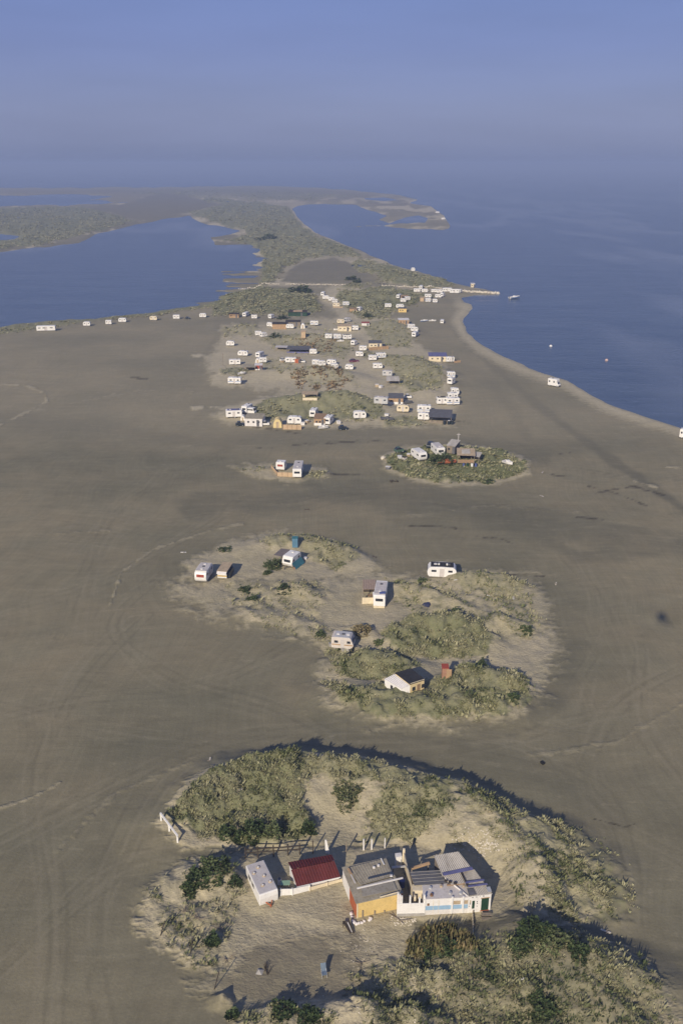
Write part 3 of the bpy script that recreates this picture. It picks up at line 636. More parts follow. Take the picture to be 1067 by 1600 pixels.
# ------------------------------------------------------------------ prototypes, long axis x, the -y side faces the camera at turn 0
def wheel(x, y, r, parent, w=.18):
    wv = MB().cyl((x, y - w / 2, r), (x, y + w / 2, r), r, n=12).build('wheel', BLACKR, parent)
    MB().cyl((x, y - w / 2 - .012, r), (x, y + w / 2 + .012, r), r * .5, n=10).build('rim', SILVER, wv)
    return wv
def caravan_parts(t, L=4.5, W=2.1, H=2.35, style='round', wall=WHITE, roofm=None, stripe=None, hatch=2, detail=True, z0=.42, redwin=False):
    h = L / 2
    if style == 'round':
        pr = [(-h + .30, z0), (h - .30, z0), (h - .08, z0 + .35), (h, z0 + .85), (h - .06, H - .62), (h - .28, H - .22), (h - .62, H - .04), (0, H + .03), (-h + .62, H - .04), (-h + .28, H - .22), (-h + .06, H - .62), (-h, z0 + .85), (-h + .08, z0 + .35)]
    elif style == 'slope':
        pr = [(-h + .12, z0), (h - .35, z0), (h, z0 + .55), (h - .10, z0 + .95), (h - .42, H - .12), (h - .62, H), (-h + .22, H), (-h + .04, H - .14), (-h, z0 + .9), (-h + .02, z0 + .12)]
    else:
        pr = [(-h + .06, z0), (h - .06, z0), (h, z0 + .08), (h, H - .12), (h - .12, H), (-h + .12, H), (-h, H - .12), (-h, z0 + .08)]
    MB().extr(pr, -W / 2, W / 2).build('body', wall, t, bevel=.05)
    if roofm: MB().box(-h + .5, h - .6, -W / 2 + .10, W / 2 - .10, H - .02, H + .045).build('roof_panel', roofm, t)
    if stripe: MB().box(-h + .10, h - .10, -W / 2 - .006, W / 2 + .006, z0 + .52, z0 + .72).build('stripe', stripe, t)
    gy = W / 2 + .012
    zc = (z0 + H) / 2 + .16
    ws = [(-h * .72, -h * .38), (h * .42, h * .72)] if L < 5.5 else [(-h * .82, -h * .55), (-h * .35, -h * .05), (h * .45, h * .75)]
    for a, b_ in ws:
        for sy in (-1, 1):
            MB().box(a, b_, min(sy * gy, sy * (gy - .03)), max(sy * gy, sy * (gy - .03)), zc - .17, zc + .24).build('window', GLASS, t)
    for sx in (-1, 1):
        x = sx * (h - (.05 if style != 'slope' or sx < 0 else .12))
        MB().box(min(x, x + sx * .07), max(x, x + sx * .07), -W * .32, W * .32, zc - .26, zc + .26).build('window', REDP if redwin and sx < 0 else GLASS, t)
    MB().box(-h * .16, h * .16, -gy, -gy + .03, z0 + .06, H - .32).build('door', LAV, t)
    if detail:
        for k in range(hatch):
            x = -h * .45 + k * h * .9 / max(1, hatch - 1)
            MB().box(x - .24, x + .24, -.22, .22, H - .01, H + .15).build('roof_hatch', WHITE2 if k % 2 == 0 else GREYD, t, bevel=.03)
        for sy in (-1, 1): wheel(0.05 + h * .1, sy * (W / 2 - .16), .32, t)
        MB().beam((h - .3, -.5, .45), (h + 1.0, 0, .45), .08).beam((h - .3, .5, .45), (h + 1.0, 0, .45), .08).cyl((h + .85, 0, 0), (h + .85, 0, .5), .06).build('tow_bar', GREYD, t)
        MB().box(-h + .4, h - .6, -W / 2 + .25, W / 2 - .25, .30, z0 + .02).build('chassis', GREYD, t)
    else:
        MB().box(-h + .4, h - .6, -W / 2 + .2, W / 2 - .2, .0, z0 + .02).build('underframe', GREYD, t)
    return t
def P_(name, cat):
    t = bpy.data.objects.new(name, None); C.objects.link(t); t['category'] = cat; t.empty_display_size = .3; return t
def mk_motorhome():
    t = P_('motorhome', 'motorhome'); W = 2.15
    MB().extr([(-2.7, .5), (1.3, .5), (1.3, 1.75), (2.1, 2.0), (2.05, 2.6), (1.8, 2.75), (-2.6, 2.75), (-2.7, 2.6)], -W / 2, W / 2).build('body', WHITE, t, bevel=.05)
    cb = MB().extr([(1.3, .45), (2.95, .45), (3.0, .95), (2.6, 1.15), (2.05, 1.85), (1.3, 1.85)], -W / 2 + .15, W / 2 - .15).build('cab', WHITE, t, bevel=.04)
    MB().add([(2.63, -.75, 1.19), (2.63, .75, 1.19), (2.17, .75, 1.76), (2.17, -.75, 1.76)], [(0, 1, 2, 3)]).build('windscreen', GLASS, cb)
    for sy in (-1, 1):
        y = sy * (W / 2 + .012)
        for a, b_ in ((-2.2, -1.5), (.2, .9)): MB().box(a, b_, min(y, y - sy * .03), max(y, y - sy * .03), 1.55, 2.1).build('window', GLASS, t)
        for x in (-1.7, 2.2): wheel(x, sy * (W / 2 - .22), .36, t)
    MB().box(-2.725, -2.69, -.6, .6, 1.5, 2.05).build('window', GLASS, t)
    MB().box(-1.2, -.7, -.3, .3, 2.74, 2.9).build('roof_hatch', GREYD, t)
    MB().box(2.9, 3.06, -.9, .9, .42, .62).build('bumper', GREYD, t)
    return t
def mk_van(mat=WHITE):
    t = P_('van', 'van'); W = 1.8
    MB().extr([(-2.1, .35), (2.1, .35), (2.15, .9), (1.85, 1.15), (1.45, 1.85), (1.2, 1.98), (-2.0, 1.98), (-2.12, 1.7)], -W / 2, W / 2).build('body', mat, t, bevel=.05)
    MB().add([(1.88, -.75, 1.16), (1.88, .75, 1.16), (1.49, .75, 1.82), (1.49, -.75, 1.82)], [(0, 1, 2, 3)]).build('windscreen', GLASS, t)
    for sy in (-1, 1):
        y = sy * (W / 2 + .012)
        for a, b_ in ((.55, 1.35), (-.5, .4), (-1.7, -.7)): MB().box(a, b_, min(y, y - sy * .03), max(y, y - sy * .03), 1.25, 1.7).build('window', GLASS, t)
        for x in (-1.3, 1.4): wheel(x, sy * (W / 2 - .14), .32, t)
    MB().box(-2.14, -2.09, -.6, .6, 1.25, 1.7).build('window', GLASS, t)
    return t
def mk_car(mat):
    t = P_('parked_car', 'car'); W = 1.62
    MB().extr([(-2.0, .28), (2.0, .28), (2.05, .62), (1.9, .82), (-1.95, .92), (-2.05, .7)], -W / 2, W / 2).build('body', mat, t, bevel=.06)
    cb = MB().extr([(-1.7, .86), (1.0, .84), (.35, 1.36), (-1.1, 1.38)], -W / 2 + .12, W / 2 - .12).build('cabin', GLASS, t, bevel=.04)
    MB().box(-1.05, .32, -W / 2 + .16, W / 2 - .16, 1.37, 1.41).build('roof', mat, cb)
    for sy in (-1, 1):
        for x in (-1.25, 1.3): wheel(x, sy * (W / 2 - .1), .3, t)
        MB().box(1.98, 2.06, sy * .55 - .13, sy * .55 + .13, .55, .72).build('headlight', SILVER, t)
    return t
def mk_boat(mat=WHITE, inner=LAV, stripe=None):
    t = P_('boat', 'boat'); n = 9; V = []; F = []
    for k in range(n):
        s_ = k / (n - 1); x = -2.4 + 4.9 * s_; w = .95 * (1 - max(0, s_ - .45) ** 2 * 3.0) if s_ < 1 else .03; w = max(w, .03); sh = .75 + .28 * s_ ** 2
        V += [(x, -w, sh), (x, -w * .72, .3 + .05 * s_), (x, 0, .12 + .3 * s_ ** 4), (x, w * .72, .3 + .05 * s_), (x, w, sh)]
    for k in range(n - 1):
        for j in range(4): F.append((k * 5 + j, k * 5 + j + 1, k * 5 + j + 6, k * 5 + j + 5))
    F.append((0, 1, 2, 3, 4))
    h = MB().add(V, F).build('hull', mat, t); md = h.modifiers.new('thick', 'SOLIDIFY'); md.thickness = .05
    D = [(V[k * 5][0], V[k * 5][1] * .93, V[k * 5][2] - .1) for k in range(n)] + [(V[k * 5 + 4][0], V[k * 5 + 4][1] * .93, V[k * 5 + 4][2] - .1) for k in range(n - 1, -1, -1)]
    MB().slab(D, .04).build('deck', inner, t)
    MB().extr([(-.5, .7), (.9, .75), (.45, 1.2), (-.45, 1.2)], -.5, .5).build('cuddy', mat, t, bevel=.05)
    MB().box(-2.62, -2.38, -.16, .16, .35, 1.05).build('outboard_motor', GREYD, t)
    if stripe: MB().add([(p[0], p[1] * 1.03, p[2] - .12 - d) for p in [V[k * 5] for k in range(n)] for d in (0, .25)], [(2 * k, 2 * k + 1, 2 * k + 3, 2 * k + 2) for k in range(n - 1)]).build('stripe', stripe, t)
    return t
def mk_caravan(name='caravan', **kw):
    t = P_(name, 'caravan'); return caravan_parts(t, **kw)
PROTO = {}
MAKERS = {
 'cr': lambda: mk_caravan(style='round'), 'cb': lambda: mk_caravan(style='box'), 'csl': lambda: mk_caravan(style='slope'),
 'cc': lambda: mk_caravan(style='round', wall=CREAM), 'cs': lambda: mk_caravan(style='box', stripe=STRIPEU), 'ct': lambda: mk_caravan(style='slope', stripe=STRIPEB),
 'cg': lambda: mk_caravan(style='box', wall=SILVER, roofm=LAV), 'cd': lambda: mk_caravan(style='box', roofm=DARKR), 'cv': lambda: mk_caravan(style='box', roofm=PBLUE),
 'crf': lambda: mk_caravan(style='round', detail=False), 'cbf': lambda: mk_caravan(style='box', detail=False), 'cdf': lambda: mk_caravan(style='box', roofm=GREYD, detail=False),
 'csf': lambda: mk_caravan(style='box', stripe=STRIPEU, detail=False), 'ccf': lambda: mk_caravan(style='round', wall=CREAM, detail=False),
 'cmf': lambda: mk_caravan(name='mobile_home', style='box', L=9., W=2.6, H=2.7, detail=False),
 'mh': mk_motorhome, 'van': mk_van, 'card': lambda: mk_car(DARKCAR), 'carr': lambda: mk_car(REDCAR), 'carg': lambda: mk_car(GREENCAR), 'carw': lambda: mk_car(WHITE),
 'boat': mk_boat, 'boatb': lambda: mk_boat(WHITE, LAV, STRIPEU), 'boatd': lambda: mk_boat(GREYD, GREYD), 'boatr': lambda: mk_boat(RUST, TANP),
}
NOMINAL = {'cmf': (9., 2.6), 'mh': (5.7, 2.15), 'van': (4.3, 1.8), 'card': (4.1, 1.62), 'carr': (4.1, 1.62), 'carg': (4.1, 1.62), 'carw': (4.1, 1.62), 'boat': (4.9, 1.9), 'boatb': (4.9, 1.9), 'boatd': (4.9, 1.9), 'boatr': (4.9, 1.9)}
def inst(key, x0, x1, yb, rz, label, group=None, hs=1.0, L=None, dz=0.):
    """stand one vehicle where the photo shows it; x0..x1 its width, yb its foot"""
    first = key not in PROTO
    if first:
        before = set(o.name for o in C.objects); t = MAKERS[key](); PROTO[key] = t
        for o in C.objects:
            if o.name not in before and o.parent: KIDS.setdefault(o.parent.name, []).append(o)
        r = t
    else: r = copy_tree(PROTO[key])
    L0, W0 = NOMINAL.get(key, (4.5, 2.1))
    a = math.radians(rz); ca, sa = abs(math.cos(a)), abs(math.sin(a)); wm_px = (x1 - x0) / pxm(yb)
    s_w = min(1.25, max(.8, wm_px / (L0 * ca + W0 * sa)))
    if L is None: L = (wm_px - W0 * s_w * sa) / ca if ca > .4 else L0
    if yb < 600: hs *= .88
    L = max(L0 * .6, min(L0 * 1.6, L)); sw = min(1.2, max(.85, s_w))
    hy = (L * sa + W0 * sw * ca) / 2
    p = place((x0 + x1) / 2, yb); y = p.y + hy; x = p.x * y / p.y
    r.location = (x, y, float(hgt(x, y)) - .03 + dz); r.rotation_euler = (0, 0, a); r.scale = (L / L0, sw, hs)
    r['label'] = label
    if group: r['group'] = group
    elif 'group' in r: del r['group']
    return r

def shack(name, cat, x0, x1, yb, depth, h, wallm, roofm, label, rz=0, slope=.25, door=True, win=1, group=None, doorm=GREYD, over=.15, corr=True, open_front=False, dz=0, frontm=None, patch=None):
    p = place((x0 + x1) / 2, yb); W = (x1 - x0) / pxm(yb) ; a = math.radians(rz)
    if abs(math.sin(a)) > .05: W = max(1.0, (W - depth * abs(math.sin(a))) / abs(math.cos(a)))
    hy = (W * abs(math.sin(a)) + depth * abs(math.cos(a))) / 2
    y = p.y + hy; x = p.x * y / p.y
    t = thing(name, label, cat, (x, y, float(hgt(x, y)) - .05 + dz), a, group)
    w, d = W / 2, depth / 2
    if open_front:
        for sx in (-1, 1):
            for sy in (-1, 1): MB().box(sx * (w - .08) - .06, sx * (w - .08) + .06, sy * (d - .08) - .06, sy * (d - .08) + .06, 0, h - .02 + (slope if sy > 0 else 0)).build('post', WOOD, t)
        MB().wall((-w + .1, d - .16), (w - .1, d - .16), 0, h + slope * .9, h + slope * .9, .05).build('back_wall', wallm, t)
        if frontm: MB().wall((-w + .14, -d + .02), (w - .14, -d + .02), 0, h * .45, h * .45, .05).build('front_board', frontm, t)
    else:
        MB().add([(-w, -d, 0), (w, -d, 0), (w, d, 0), (-w, d, 0), (-w, -d, h), (w, -d, h), (w, d, h + slope), (-w, d, h + slope)],
                 [(0, 3, 2, 1), (4, 5, 6, 7), (0, 1, 5, 4), (1, 2, 6, 5), (2, 3, 7, 6), (3, 0, 4, 7)]).build('wall', wallm, t)
        if door: MB().box(w * .35, w * .35 + .75, -d - .03, -d + .01, .05, min(h - .15, 1.9)).build('door', doorm, t)
        for k in range(win):
            xx = -w * .7 + k * w * .6; MB().box(xx, xx + .55, -d - .03, -d + .01, h * .45, h * .45 + .5).build('window', GLASS, t)
        if frontm: MB().box(-w + .03, w - .03, -d - .02, -d + .005, .0, h * .4).build('front_board', frontm, t)
    A = (-w - over, -d - over, h + .05); B = (w + over, -d - over, h + .05); Cc = (w + over, d + over, h + slope + .05); D = (-w - over, d + over, h + slope + .05)
    if corr: MB().corr(A, B, Cc, D, max(4, int(W / .3)), .025, .03).build('roof', roofm, t)
    else: MB().slab([A, B, Cc, D], .06).build('roof', roofm, t)
    if patch: MB().slab([(-w * .5, -d * .6, h + .13 + slope * .2), (w * .5, -d * .6, h + .13 + slope * .2), (w * .45, d * .7, h + .13 + slope * .85), (-w * .5, d * .5, h + .13 + slope * .75)], .04).build('roof_patch', patch, t)
    return t
def board_fence(x0, y0, x1, y1, h, mat, label, cat='fence', name='board_fence', posts=True, th=.06, rail=None):
    A = place(x0, y0); B = place(x1, y1); t = thing(name, label, cat, (A.x, A.y, A.z - .03)); d = B - A
    n = max(1, int(d.length / 1.2))
    m = MB()
    for k in range(n):
        a = d * (k / n + .01); b_ = d * ((k + 1) / n - .01); m.wall(a, b_, min(a.z, b_.z) - .1, a.z + h * random.uniform(.93, 1.0), b_.z + h * random.uniform(.93, 1.0), th)
    m.build('panel', mat, t)
    if posts:
        for k in range(n + 1): p = d * (k / n); MB().box(p.x - .05, p.x + .05, p.y - .12, p.y - .04, p.z - .1, p.z + h + .1).build('post', rail or WOOD, t)
    return t

# ------------------------------------------------------------------ leafy clumps
rngn = np.random.default_rng(7)
def blades_mesh(name, base, size, tint, n_bl, mat, wid=.22, lean=.75, zs=1.0, spread=.35):
    """many grass tufts / leaf clumps in one mesh: base (N,3), size (N,), tint (N,)"""
    Nn = len(base); r = rngn
    th = r.uniform(0, 2 * np.pi, (Nn, n_bl)); ln = r.uniform(.65, 1.15, (Nn, n_bl)) * size[:, None]
    lz = r.uniform(.25, 1.0, (Nn, n_bl)) * zs; lh = np.sqrt(np.maximum(0.05, 1 - (lz / max(zs, 1) * .95) ** 2)) * lean
    r0 = r.uniform(0, spread, (Nn, n_bl)) * size[:, None]
    cx_, cy_ = np.cos(th), np.sin(th); w = wid * size[:, None] * r.uniform(.6, 1.2, (Nn, n_bl))
    bx = base[:, 0:1] + cx_ * r0; by = base[:, 1:2] + cy_ * r0; bz = base[:, 2:3] + 0 * r0 - .04
    tx = bx + (cx_ * lh + .28) * ln; ty = by + (cy_ * lh + .12) * ln; tz = bz + lz * ln
    # diamond blade: base, left, tip, right
    mxx, myy, mzz = bx * .45 + tx * .55, by * .45 + ty * .55, bz * .4 + tz * .6
    P0 = np.stack([bx, by, bz], -1); P1 = np.stack([mxx - cy_ * w, myy + cx_ * w, mzz], -1)
    P2 = np.stack([tx, ty, tz], -1); P3 = np.stack([mxx + cy_ * w, myy - cx_ * w, mzz], -1)
    V = np.stack([P0, P1, P2, P3], 2).reshape(-1, 3); nq = Nn * n_bl
    me = bpy.data.meshes.new(name); me.vertices.add(len(V)); me.vertices.foreach_set('co', V.ravel())
    me.loops.add(nq * 4); me.loops.foreach_set('vertex_index', np.arange(nq * 4)); me.polygons.add(nq)
    me.polygons.foreach_set('loop_start', np.arange(0, nq * 4, 4)); me.polygons.foreach_set('loop_total', np.full(nq, 4)); me.update()
    a = me.attributes.new('tint', 'FLOAT', 'POINT')
    tv = np.repeat(np.clip(tint[:, None] + r.normal(0, .10, (Nn, n_bl)), 0, 1).ravel(), 4); a.data.foreach_set('value', tv.astype(np.float32))
    me.materials.append(mat); o = bpy.data.objects.new(name, me); C.objects.link(o); return o
def leaf_mat(name, stops):
    m, nt, b = new_mat(name); r_ = N(nt, 'ValToRGB'); nt.links.new(attr(nt, 'tint'), r_.inputs[0])
    cr = r_.color_ramp; cr.elements[0].position = stops[0][0]; cr.elements[0].color = (*stops[0][1], 1); cr.elements[1].position = stops[-1][0]; cr.elements[1].color = (*stops[-1][1], 1)
    for p, c in stops[1:-1]: e = cr.elements.new(p); e.color = (*c, 1)
    pos = N(nt, 'NewGeometry').outputs['Position']; n = noise(nt, pos, .8, 3)
    s_ = N(nt, 'VectorMath', operation='SCALE'); nt.links.new(r_.outputs[0], s_.inputs[0]); nt.links.new(rng(nt, n, .3, .7, .8, 1.2), s_.inputs['Scale'])
    nt.links.new(s_.outputs[0], b.inputs['Base Color']); b.inputs['Roughness'].default_value = .75; b.inputs['Specular IOR Level'].default_value = .2
    return m
GRASSM = leaf_mat('marram_grass', [(0, (.36, .335, .20)), (.35, (.275, .265, .145)), (.65, (.17, .18, .08)), (1, (.06, .078, .032))])
SCRUBM = leaf_mat('shrub_leaves', [(0, (.16, .18, .08)), (.5, (.075, .105, .04)), (1, (.035, .055, .022))])
REEDM = leaf_mat('reed_leaves', [(0, (.27, .21, .11)), (.5, (.145, .135, .06)), (1, (.06, .075, .028))])
def bush(px, py, wid, hei, label, name='shrub', mat=SCRUBM, n=170, leaf=.28, tint=.5, depth=None, group=None, stems=True, reed=False, L_=None):
    p = place(px, py); depth = depth or wid; y = p.y + depth * .35; x = p.x
    gz = float(hgt(x, y)); t = thing(name, label, 'shrub', (x, y, gz), 0, group); r = rngn
    d = r.normal(size=(n, 3)); d /= np.linalg.norm(d, axis=1)[:, None]; d[:, 2] = np.abs(d[:, 2]); rad = r.uniform(.45, 1.0, (n, 1)) ** .6
    lob = 1 + .22 * np.sin(3 * np.arctan2(d[:, 1:2], d[:, 0:1]) + px) + .12 * np.sin(7 * np.arctan2(d[:, 1:2], d[:, 0:1]) + py)
    q = d * rad * lob * np.array([wid / 2, depth / 2, hei])
    if reed: q[:, 2] *= .35
    sz = r.uniform(.7, 1.3, n) * leaf
    q[:, 2] = np.maximum(q[:, 2] - leaf * .4, 0)
    for i in range(n): q[i, 2] += float(hgt(x + q[i, 0], y + q[i, 1])) - gz if q[i, 2] < .3 else 0
    o = blades_mesh('foliage', q, sz, np.clip(tint + r.normal(0, .22, n), 0, 1), 7, mat, wid=.13 if reed else .26, lean=.35 if reed else .9, zs=1.6 if reed else .8, spread=.2)
    o.parent = t
    if stems:
        m = MB()
        for k in range(5):
            a = k * 1.256 + px; m.cyl((0, 0, -.1), (math.cos(a) * wid * .22, math.sin(a) * depth * .22, hei * .75), .05, .015, 5)
        m.build('stem', WOODD, t)
    return t
random.seed(5)
G = G0
def A3(px, py, z): return at(px, py, z)
# ------------------------------------------------------------------ foreground: shack compound
def axis_thing(a, b, ztop, gz):
    A = at(a[0], a[1], ztop); B = at(b[0], b[1], ztop); d = B - A; m = (A + B) / 2
    return Vector((m.x, m.y, gz)), math.atan2(d.y, d.x), Vector((d.x, d.y, 0)).length
loc, rz, L = axis_thing((420, 1394.5), (398, 1347.5), 1.65, G)
t = thing('caravan', 'white flat-roofed caravan with round roof vents at the left end of the shack row', 'caravan', loc, rz)
h = L / 2
MB().extr([(-h + .22, -.5), (h, -.5), (h, 1.38), (h - .07, 1.45), (-h + .10, 1.45), (-h + .02, 1.36), (-h - .04, .9), (-h + .04, .25)], -1.0, 1.0).build('body', WHITE, t, bevel=.05)
MB().slab([(-h + .16, -.93, 1.462), (h - .12, -.93, 1.462), (h - .12, .93, 1.462), (-h + .16, .93, 1.462)], .025).build('roof_panel', LAV, t)
for x, y in ((h * .62, -.1), (h * .02, -.3), (-h * .42, -.62), (-h * .50, .25), (h * .36, .55)):
    vt = MB().cyl((x, y, 1.45), (x, y, 1.55), .20, .18, 12).build('roof_vent', TANP, t)
    MB().cyl((x, y, 1.548), (x, y, 1.58), .11, .1, 10).build('vent_cap', WHITE, vt)
for x in (h * .42, -h * .05): MB().box(x - .35, x + .35, .995, 1.015, .65, 1.12).build('window', GLASS, t)
MB().beam((-h + .2, -.4, .25), (-h - .6, 0, .22), .09).beam((-h + .2, .4, .25), (-h - .6, 0, .22), .09).cyl((-h - .5, 0, -.1), (-h - .5, 0, .35), .06).build('tow_bar', RUST, t)

# --- red-roofed hut
t = thing('red_roof_hut', 'low hut with dark red corrugated sheet roof between caravan and grey hut', 'hut', (at(491, 1372, G).x, at(491, 1372, G).y, G))
O = t.location.copy()
def loc_(p): return Vector(p) - O
BL, BR, FR, FL = at(450, 1346, 1.95), at(518, 1334, 2.0), at(532, 1370, .78), at(464, 1385.5, .9)
ML, MR = at(455, 1359, 1.95), at(522, 1345, 1.98)
MB().corr(loc_(ML), loc_(MR), loc_(FR), loc_(FL), 16, .022).build('roof', RED, t)
MB().corr(loc_(BL + Vector((0, 0, -.1))), loc_(BR + Vector((0, 0, -.1))), loc_(MR + Vector((.03, .05, .05))), loc_(ML + Vector((.03, .05, .05))), 16, .022).build('rear_roof', RED, t)
def inset(P, k):
    c = sum(P, Vector()) / len(P); return [p + (c - p).normalized() * k for p in P]
q = inset([BL, BR, FR, FL], .18)
for a, b_, mt, lb in ((3, 2, WHITE2, None), (2, 1, WHITE2, None), (1, 0, WOOD, None), (0, 3, WHITE2, None)):
    MB().wall(loc_(q[a]), loc_(q[b_]), -.2, q[a].z - O.z - .1, q[b_].z - O.z - .1, .07).build('wall', mt, t)
MB().beam(loc_(FL + Vector((0, -.05, -.02))), loc_(FR + Vector((0, -.05, -.02))), .06, .10).build('fascia', WHITE, t)
# low white wall linking caravan and huts
def low_wall(pts, h, th, mat, name, label, cat):
    P = [at(a, b, G) for a, b in pts]; t = thing(name, label, cat, P[0]); m = MB()
    for i in range(len(P) - 1): m.wall(P[i] - P[0], P[i + 1] - P[0], -.25, h[i], h[i + 1], th)
    m.build('panel', mat, t)
    for i, p in enumerate(P): q = p - P[0]; MB().box(q.x - .06, q.x + .06, q.y - .1, q.y + .1, -.2, h[i] + .06).build('post', mat, t)
    return t
low_wall([(439, 1399), (457, 1398), (484, 1391)], (.85, .8, .7), .06, WHITE, 'low_wall', 'low white painted board wall joining the flat-roofed caravan to the red hut', 'fence')
low_wall([(484, 1391.5), (511, 1383.5), (534, 1377)], (.45, .4, .35), .05, CREAM, 'low_wall', 'cream kerb boards along the front of the red-roofed hut', 'fence')
# things in the shaded nook
t = thing('table', 'pale green table in the shade beside the flat-roofed caravan', 'table', at(446, 1388, G))
MB().slab([(-.5, -.3, .75), (.5, -.25, .75), (.5, .35, .75), (-.5, .3, .75)], .05).build('top', GREENP, t)
for x, y in ((-.4, -.2), (.4, -.2), (.4, .25), (-.4, .25)): MB().box(x - .03, x + .03, y - .03, y + .03, 0, .7).build('leg', WOOD, t)
t = thing('plastic_barrel', 'small white barrel beside the pale green table', 'barrel', at(437, 1381, G)); MB().cyl((0, 0, 0), (0, 0, .7), .22, .2, 12).build('drum', WHITE, t); MB().cyl((0, 0, .7), (0, 0, .74), .17, .17, 12).build('lid', GREYD, t)
t = thing('leaning_board', 'narrow white board standing upright behind the red-roofed hut', 'board', at(512, 1334, G)); tag(t, t['label'], 'board')
MB().add([(-.25, 0, 0), (.22, 0, 0), (-.12, .12, 1.8), (-.3, .12, 1.8), (-.25, .06, 0), (.22, .06, 0), (-.12, .18, 1.8), (-.3, .18, 1.8)], [(0, 1, 2, 3), (4, 7, 6, 5), (0, 4, 5, 1), (1, 5, 6, 2), (2, 6, 7, 3), (3, 7, 4, 0)]).build('plank', WHITE, t)

# --- grey-roofed yellow hut
O = Vector((at(585, 1400, G).x, at(585, 1400, G).y, G)); t = thing('yellow_hut', 'square hut with weathered grey roof and bright yellow front wall', 'hut', O)
BL, BR, FR, FL = at(534, 1355, 2.35), at(603, 1340, 2.35), at(630, 1395, 2.25), at(556, 1412, 2.2)
lm = BL.lerp(FL, .0); 
TL = at(543.5, 1357, 2.42); TLf = at(565, 1399, 2.36)
M1 = at(562, 1383, 2.40); M2 = at(613, 1369, 2.40)
MB().slab([loc_(FL), loc_(FR), loc_(BR), loc_(BL)], .07).build('roof', GREYR, t)
UP = Vector((0, 0, .11))
a_, b_, c_, d_ = TL + UP, at(603, 1341, 2.46), at(614, 1368, 2.5), M1 + UP
MB().corr(loc_(d_), loc_(c_), loc_(b_), loc_(a_), 14, .009, .05).build('upper_roof_sheet', GREYR, t)
GR2 = pm('patched_roof_felt', (.31, .285, .24), .9, .16, .8, dirt=.5)
MB().slab([loc_(at(566, 1401, 2.36)), loc_(at(620, 1390, 2.36)), loc_(at(612, 1371, 2.42)), loc_(at(564, 1384, 2.42))], .04).build('roof_patch', GR2, t)
MB().beam(loc_(at(563, 1382, 2.53)), loc_(at(612, 1368.5, 2.53)), .05, .02).build('seam_batten', GR2, t)
MB().beam(loc_(at(544, 1357, 2.62)), loc_(at(549, 1366, 2.60)), .22, .10).build('roof_beam', ORANGE, t)
MB().beam(loc_(at(548, 1366, 2.6)), loc_(at(555, 1380, 2.58)), .12, .06).build('roof_beam', LAV, t)
MB().beam(loc_(at(595, 1341, 2.58)), loc_(at(600, 1351, 2.58)), .10, .05).build('roof_batten', WHITE, t)
for x, y in ((584, 1356), (591, 1353), (611, 1369)): MB().box(*[s for s in (lambda p: (p.x - .12, p.x + .12, p.y - .1, p.y + .1, p.z, p.z + .16))(loc_(at(x, y, 2.52)))]).build('roof_stone', WHITE2, t)
q = inset([BL, BR, FR, FL], .15)
MB().wall(loc_(q[3]), loc_(q[2]), -.15, 1.92, 1.96, .08).build('front_wall', YELLOW, t)
MB().wall(loc_(q[2]) + Vector((0, .05, 0)), loc_(q[1]), -.15, 1.98, 2.05, .08).build('wall', WOOD, t)
MB().wall(loc_(q[1]), loc_(q[0]), -.15, 2.05, 2.05, .08).build('wall', WOOD, t)
s0, s1 = loc_(q[0]), loc_(q[3]); sm = s0.lerp(s1, .52)
w_ = MB().wall(s0, sm, -.15, 2.05, 2.0, .08).build('side_wall', WHITE, t)
w_ = MB().wall(sm, s1 + Vector((0, .04, 0)), -.15, 2.0, 1.95, .08).build('side_wall', RUST, t)
qf, qr = loc_(q[3]), loc_(q[2]); dd = (qr - qf).normalized(); nn = Vector((dd.y, -dd.x, 0))
p = qr - dd * .45 + nn * .06; MB().wall(p, qr + nn * .06, -.12, 1.95, 1.98, .05).build('corner_board', RUST, t)
p = qf + nn * .05; MB().wall(p, p + dd * .13, -.12, 1.9, 1.9, .06).build('corner_board', CREAM, t)
for k, (f, hgt_) in enumerate(((.13, .9), (.40, .5), (.62, .25))):
    p = qf + dd * 4.7 * f + nn * .09; MB().box(p.x - .07, p.x + .07, p.y - .03, p.y + .03, -.1, hgt_).build('prop', WOOD, t)
MB().beam(qf + nn * .10 + Vector((0, 0, 1.95)), qr + nn * .10 + Vector((0, 0, 1.98)), .10, .14).build('fascia', WHITE2, t)
MB().beam(qf + dd * 2.4 + nn * .08 + Vector((0, 0, .10)), qr - dd * .4 + nn * .08 + Vector((0, 0, .22)), .05, .12).build('kick_board', CREAM, t)
# row of white stones at its foot: each one lies loose
STO = []
def stone(px, py, s, label, mat=STONE, group=None, name='stone'):
    r = random; p = place(px, py); bm = bmesh.new(); bmesh.ops.create_icosphere(bm, subdivisions=1, radius=s)
    for v_ in bm.verts: v_.co *= r.uniform(.7, 1.2); v_.co.z *= .7
    me = bpy.data.meshes.new(name); bm.to_mesh(me); bm.free(); me.materials.append(mat); o = bpy.data.objects.new(name, me); C.objects.link(o)
    o.location = (p.x, p.y, p.z + s * .3); return tag(o, label, 'stone', group)
WST = pm('whitewashed_stone', (.76, .70, .66), .8, .12, 1.5)
for x, y in [(549, 1428), (550, 1433), (551, 1439), (553, 1442), (557, 1444), (561, 1443), (565, 1442), (569, 1440), (577, 1438), (579, 1436)]:
    stone(x, y, random.uniform(.16, .26), 'whitewashed stone in the row at the foot of the yellow wall', WST, 'whitewashed stones along the yellow hut')

# --- big right-hand house, four sections under one address
O = Vector((at(700, 1415, G).x, at(700, 1415, G).y, G))
t = thing('patchwork_house', 'large patchwork shack with corrugated iron roof and white and blue front', 'hut', O)
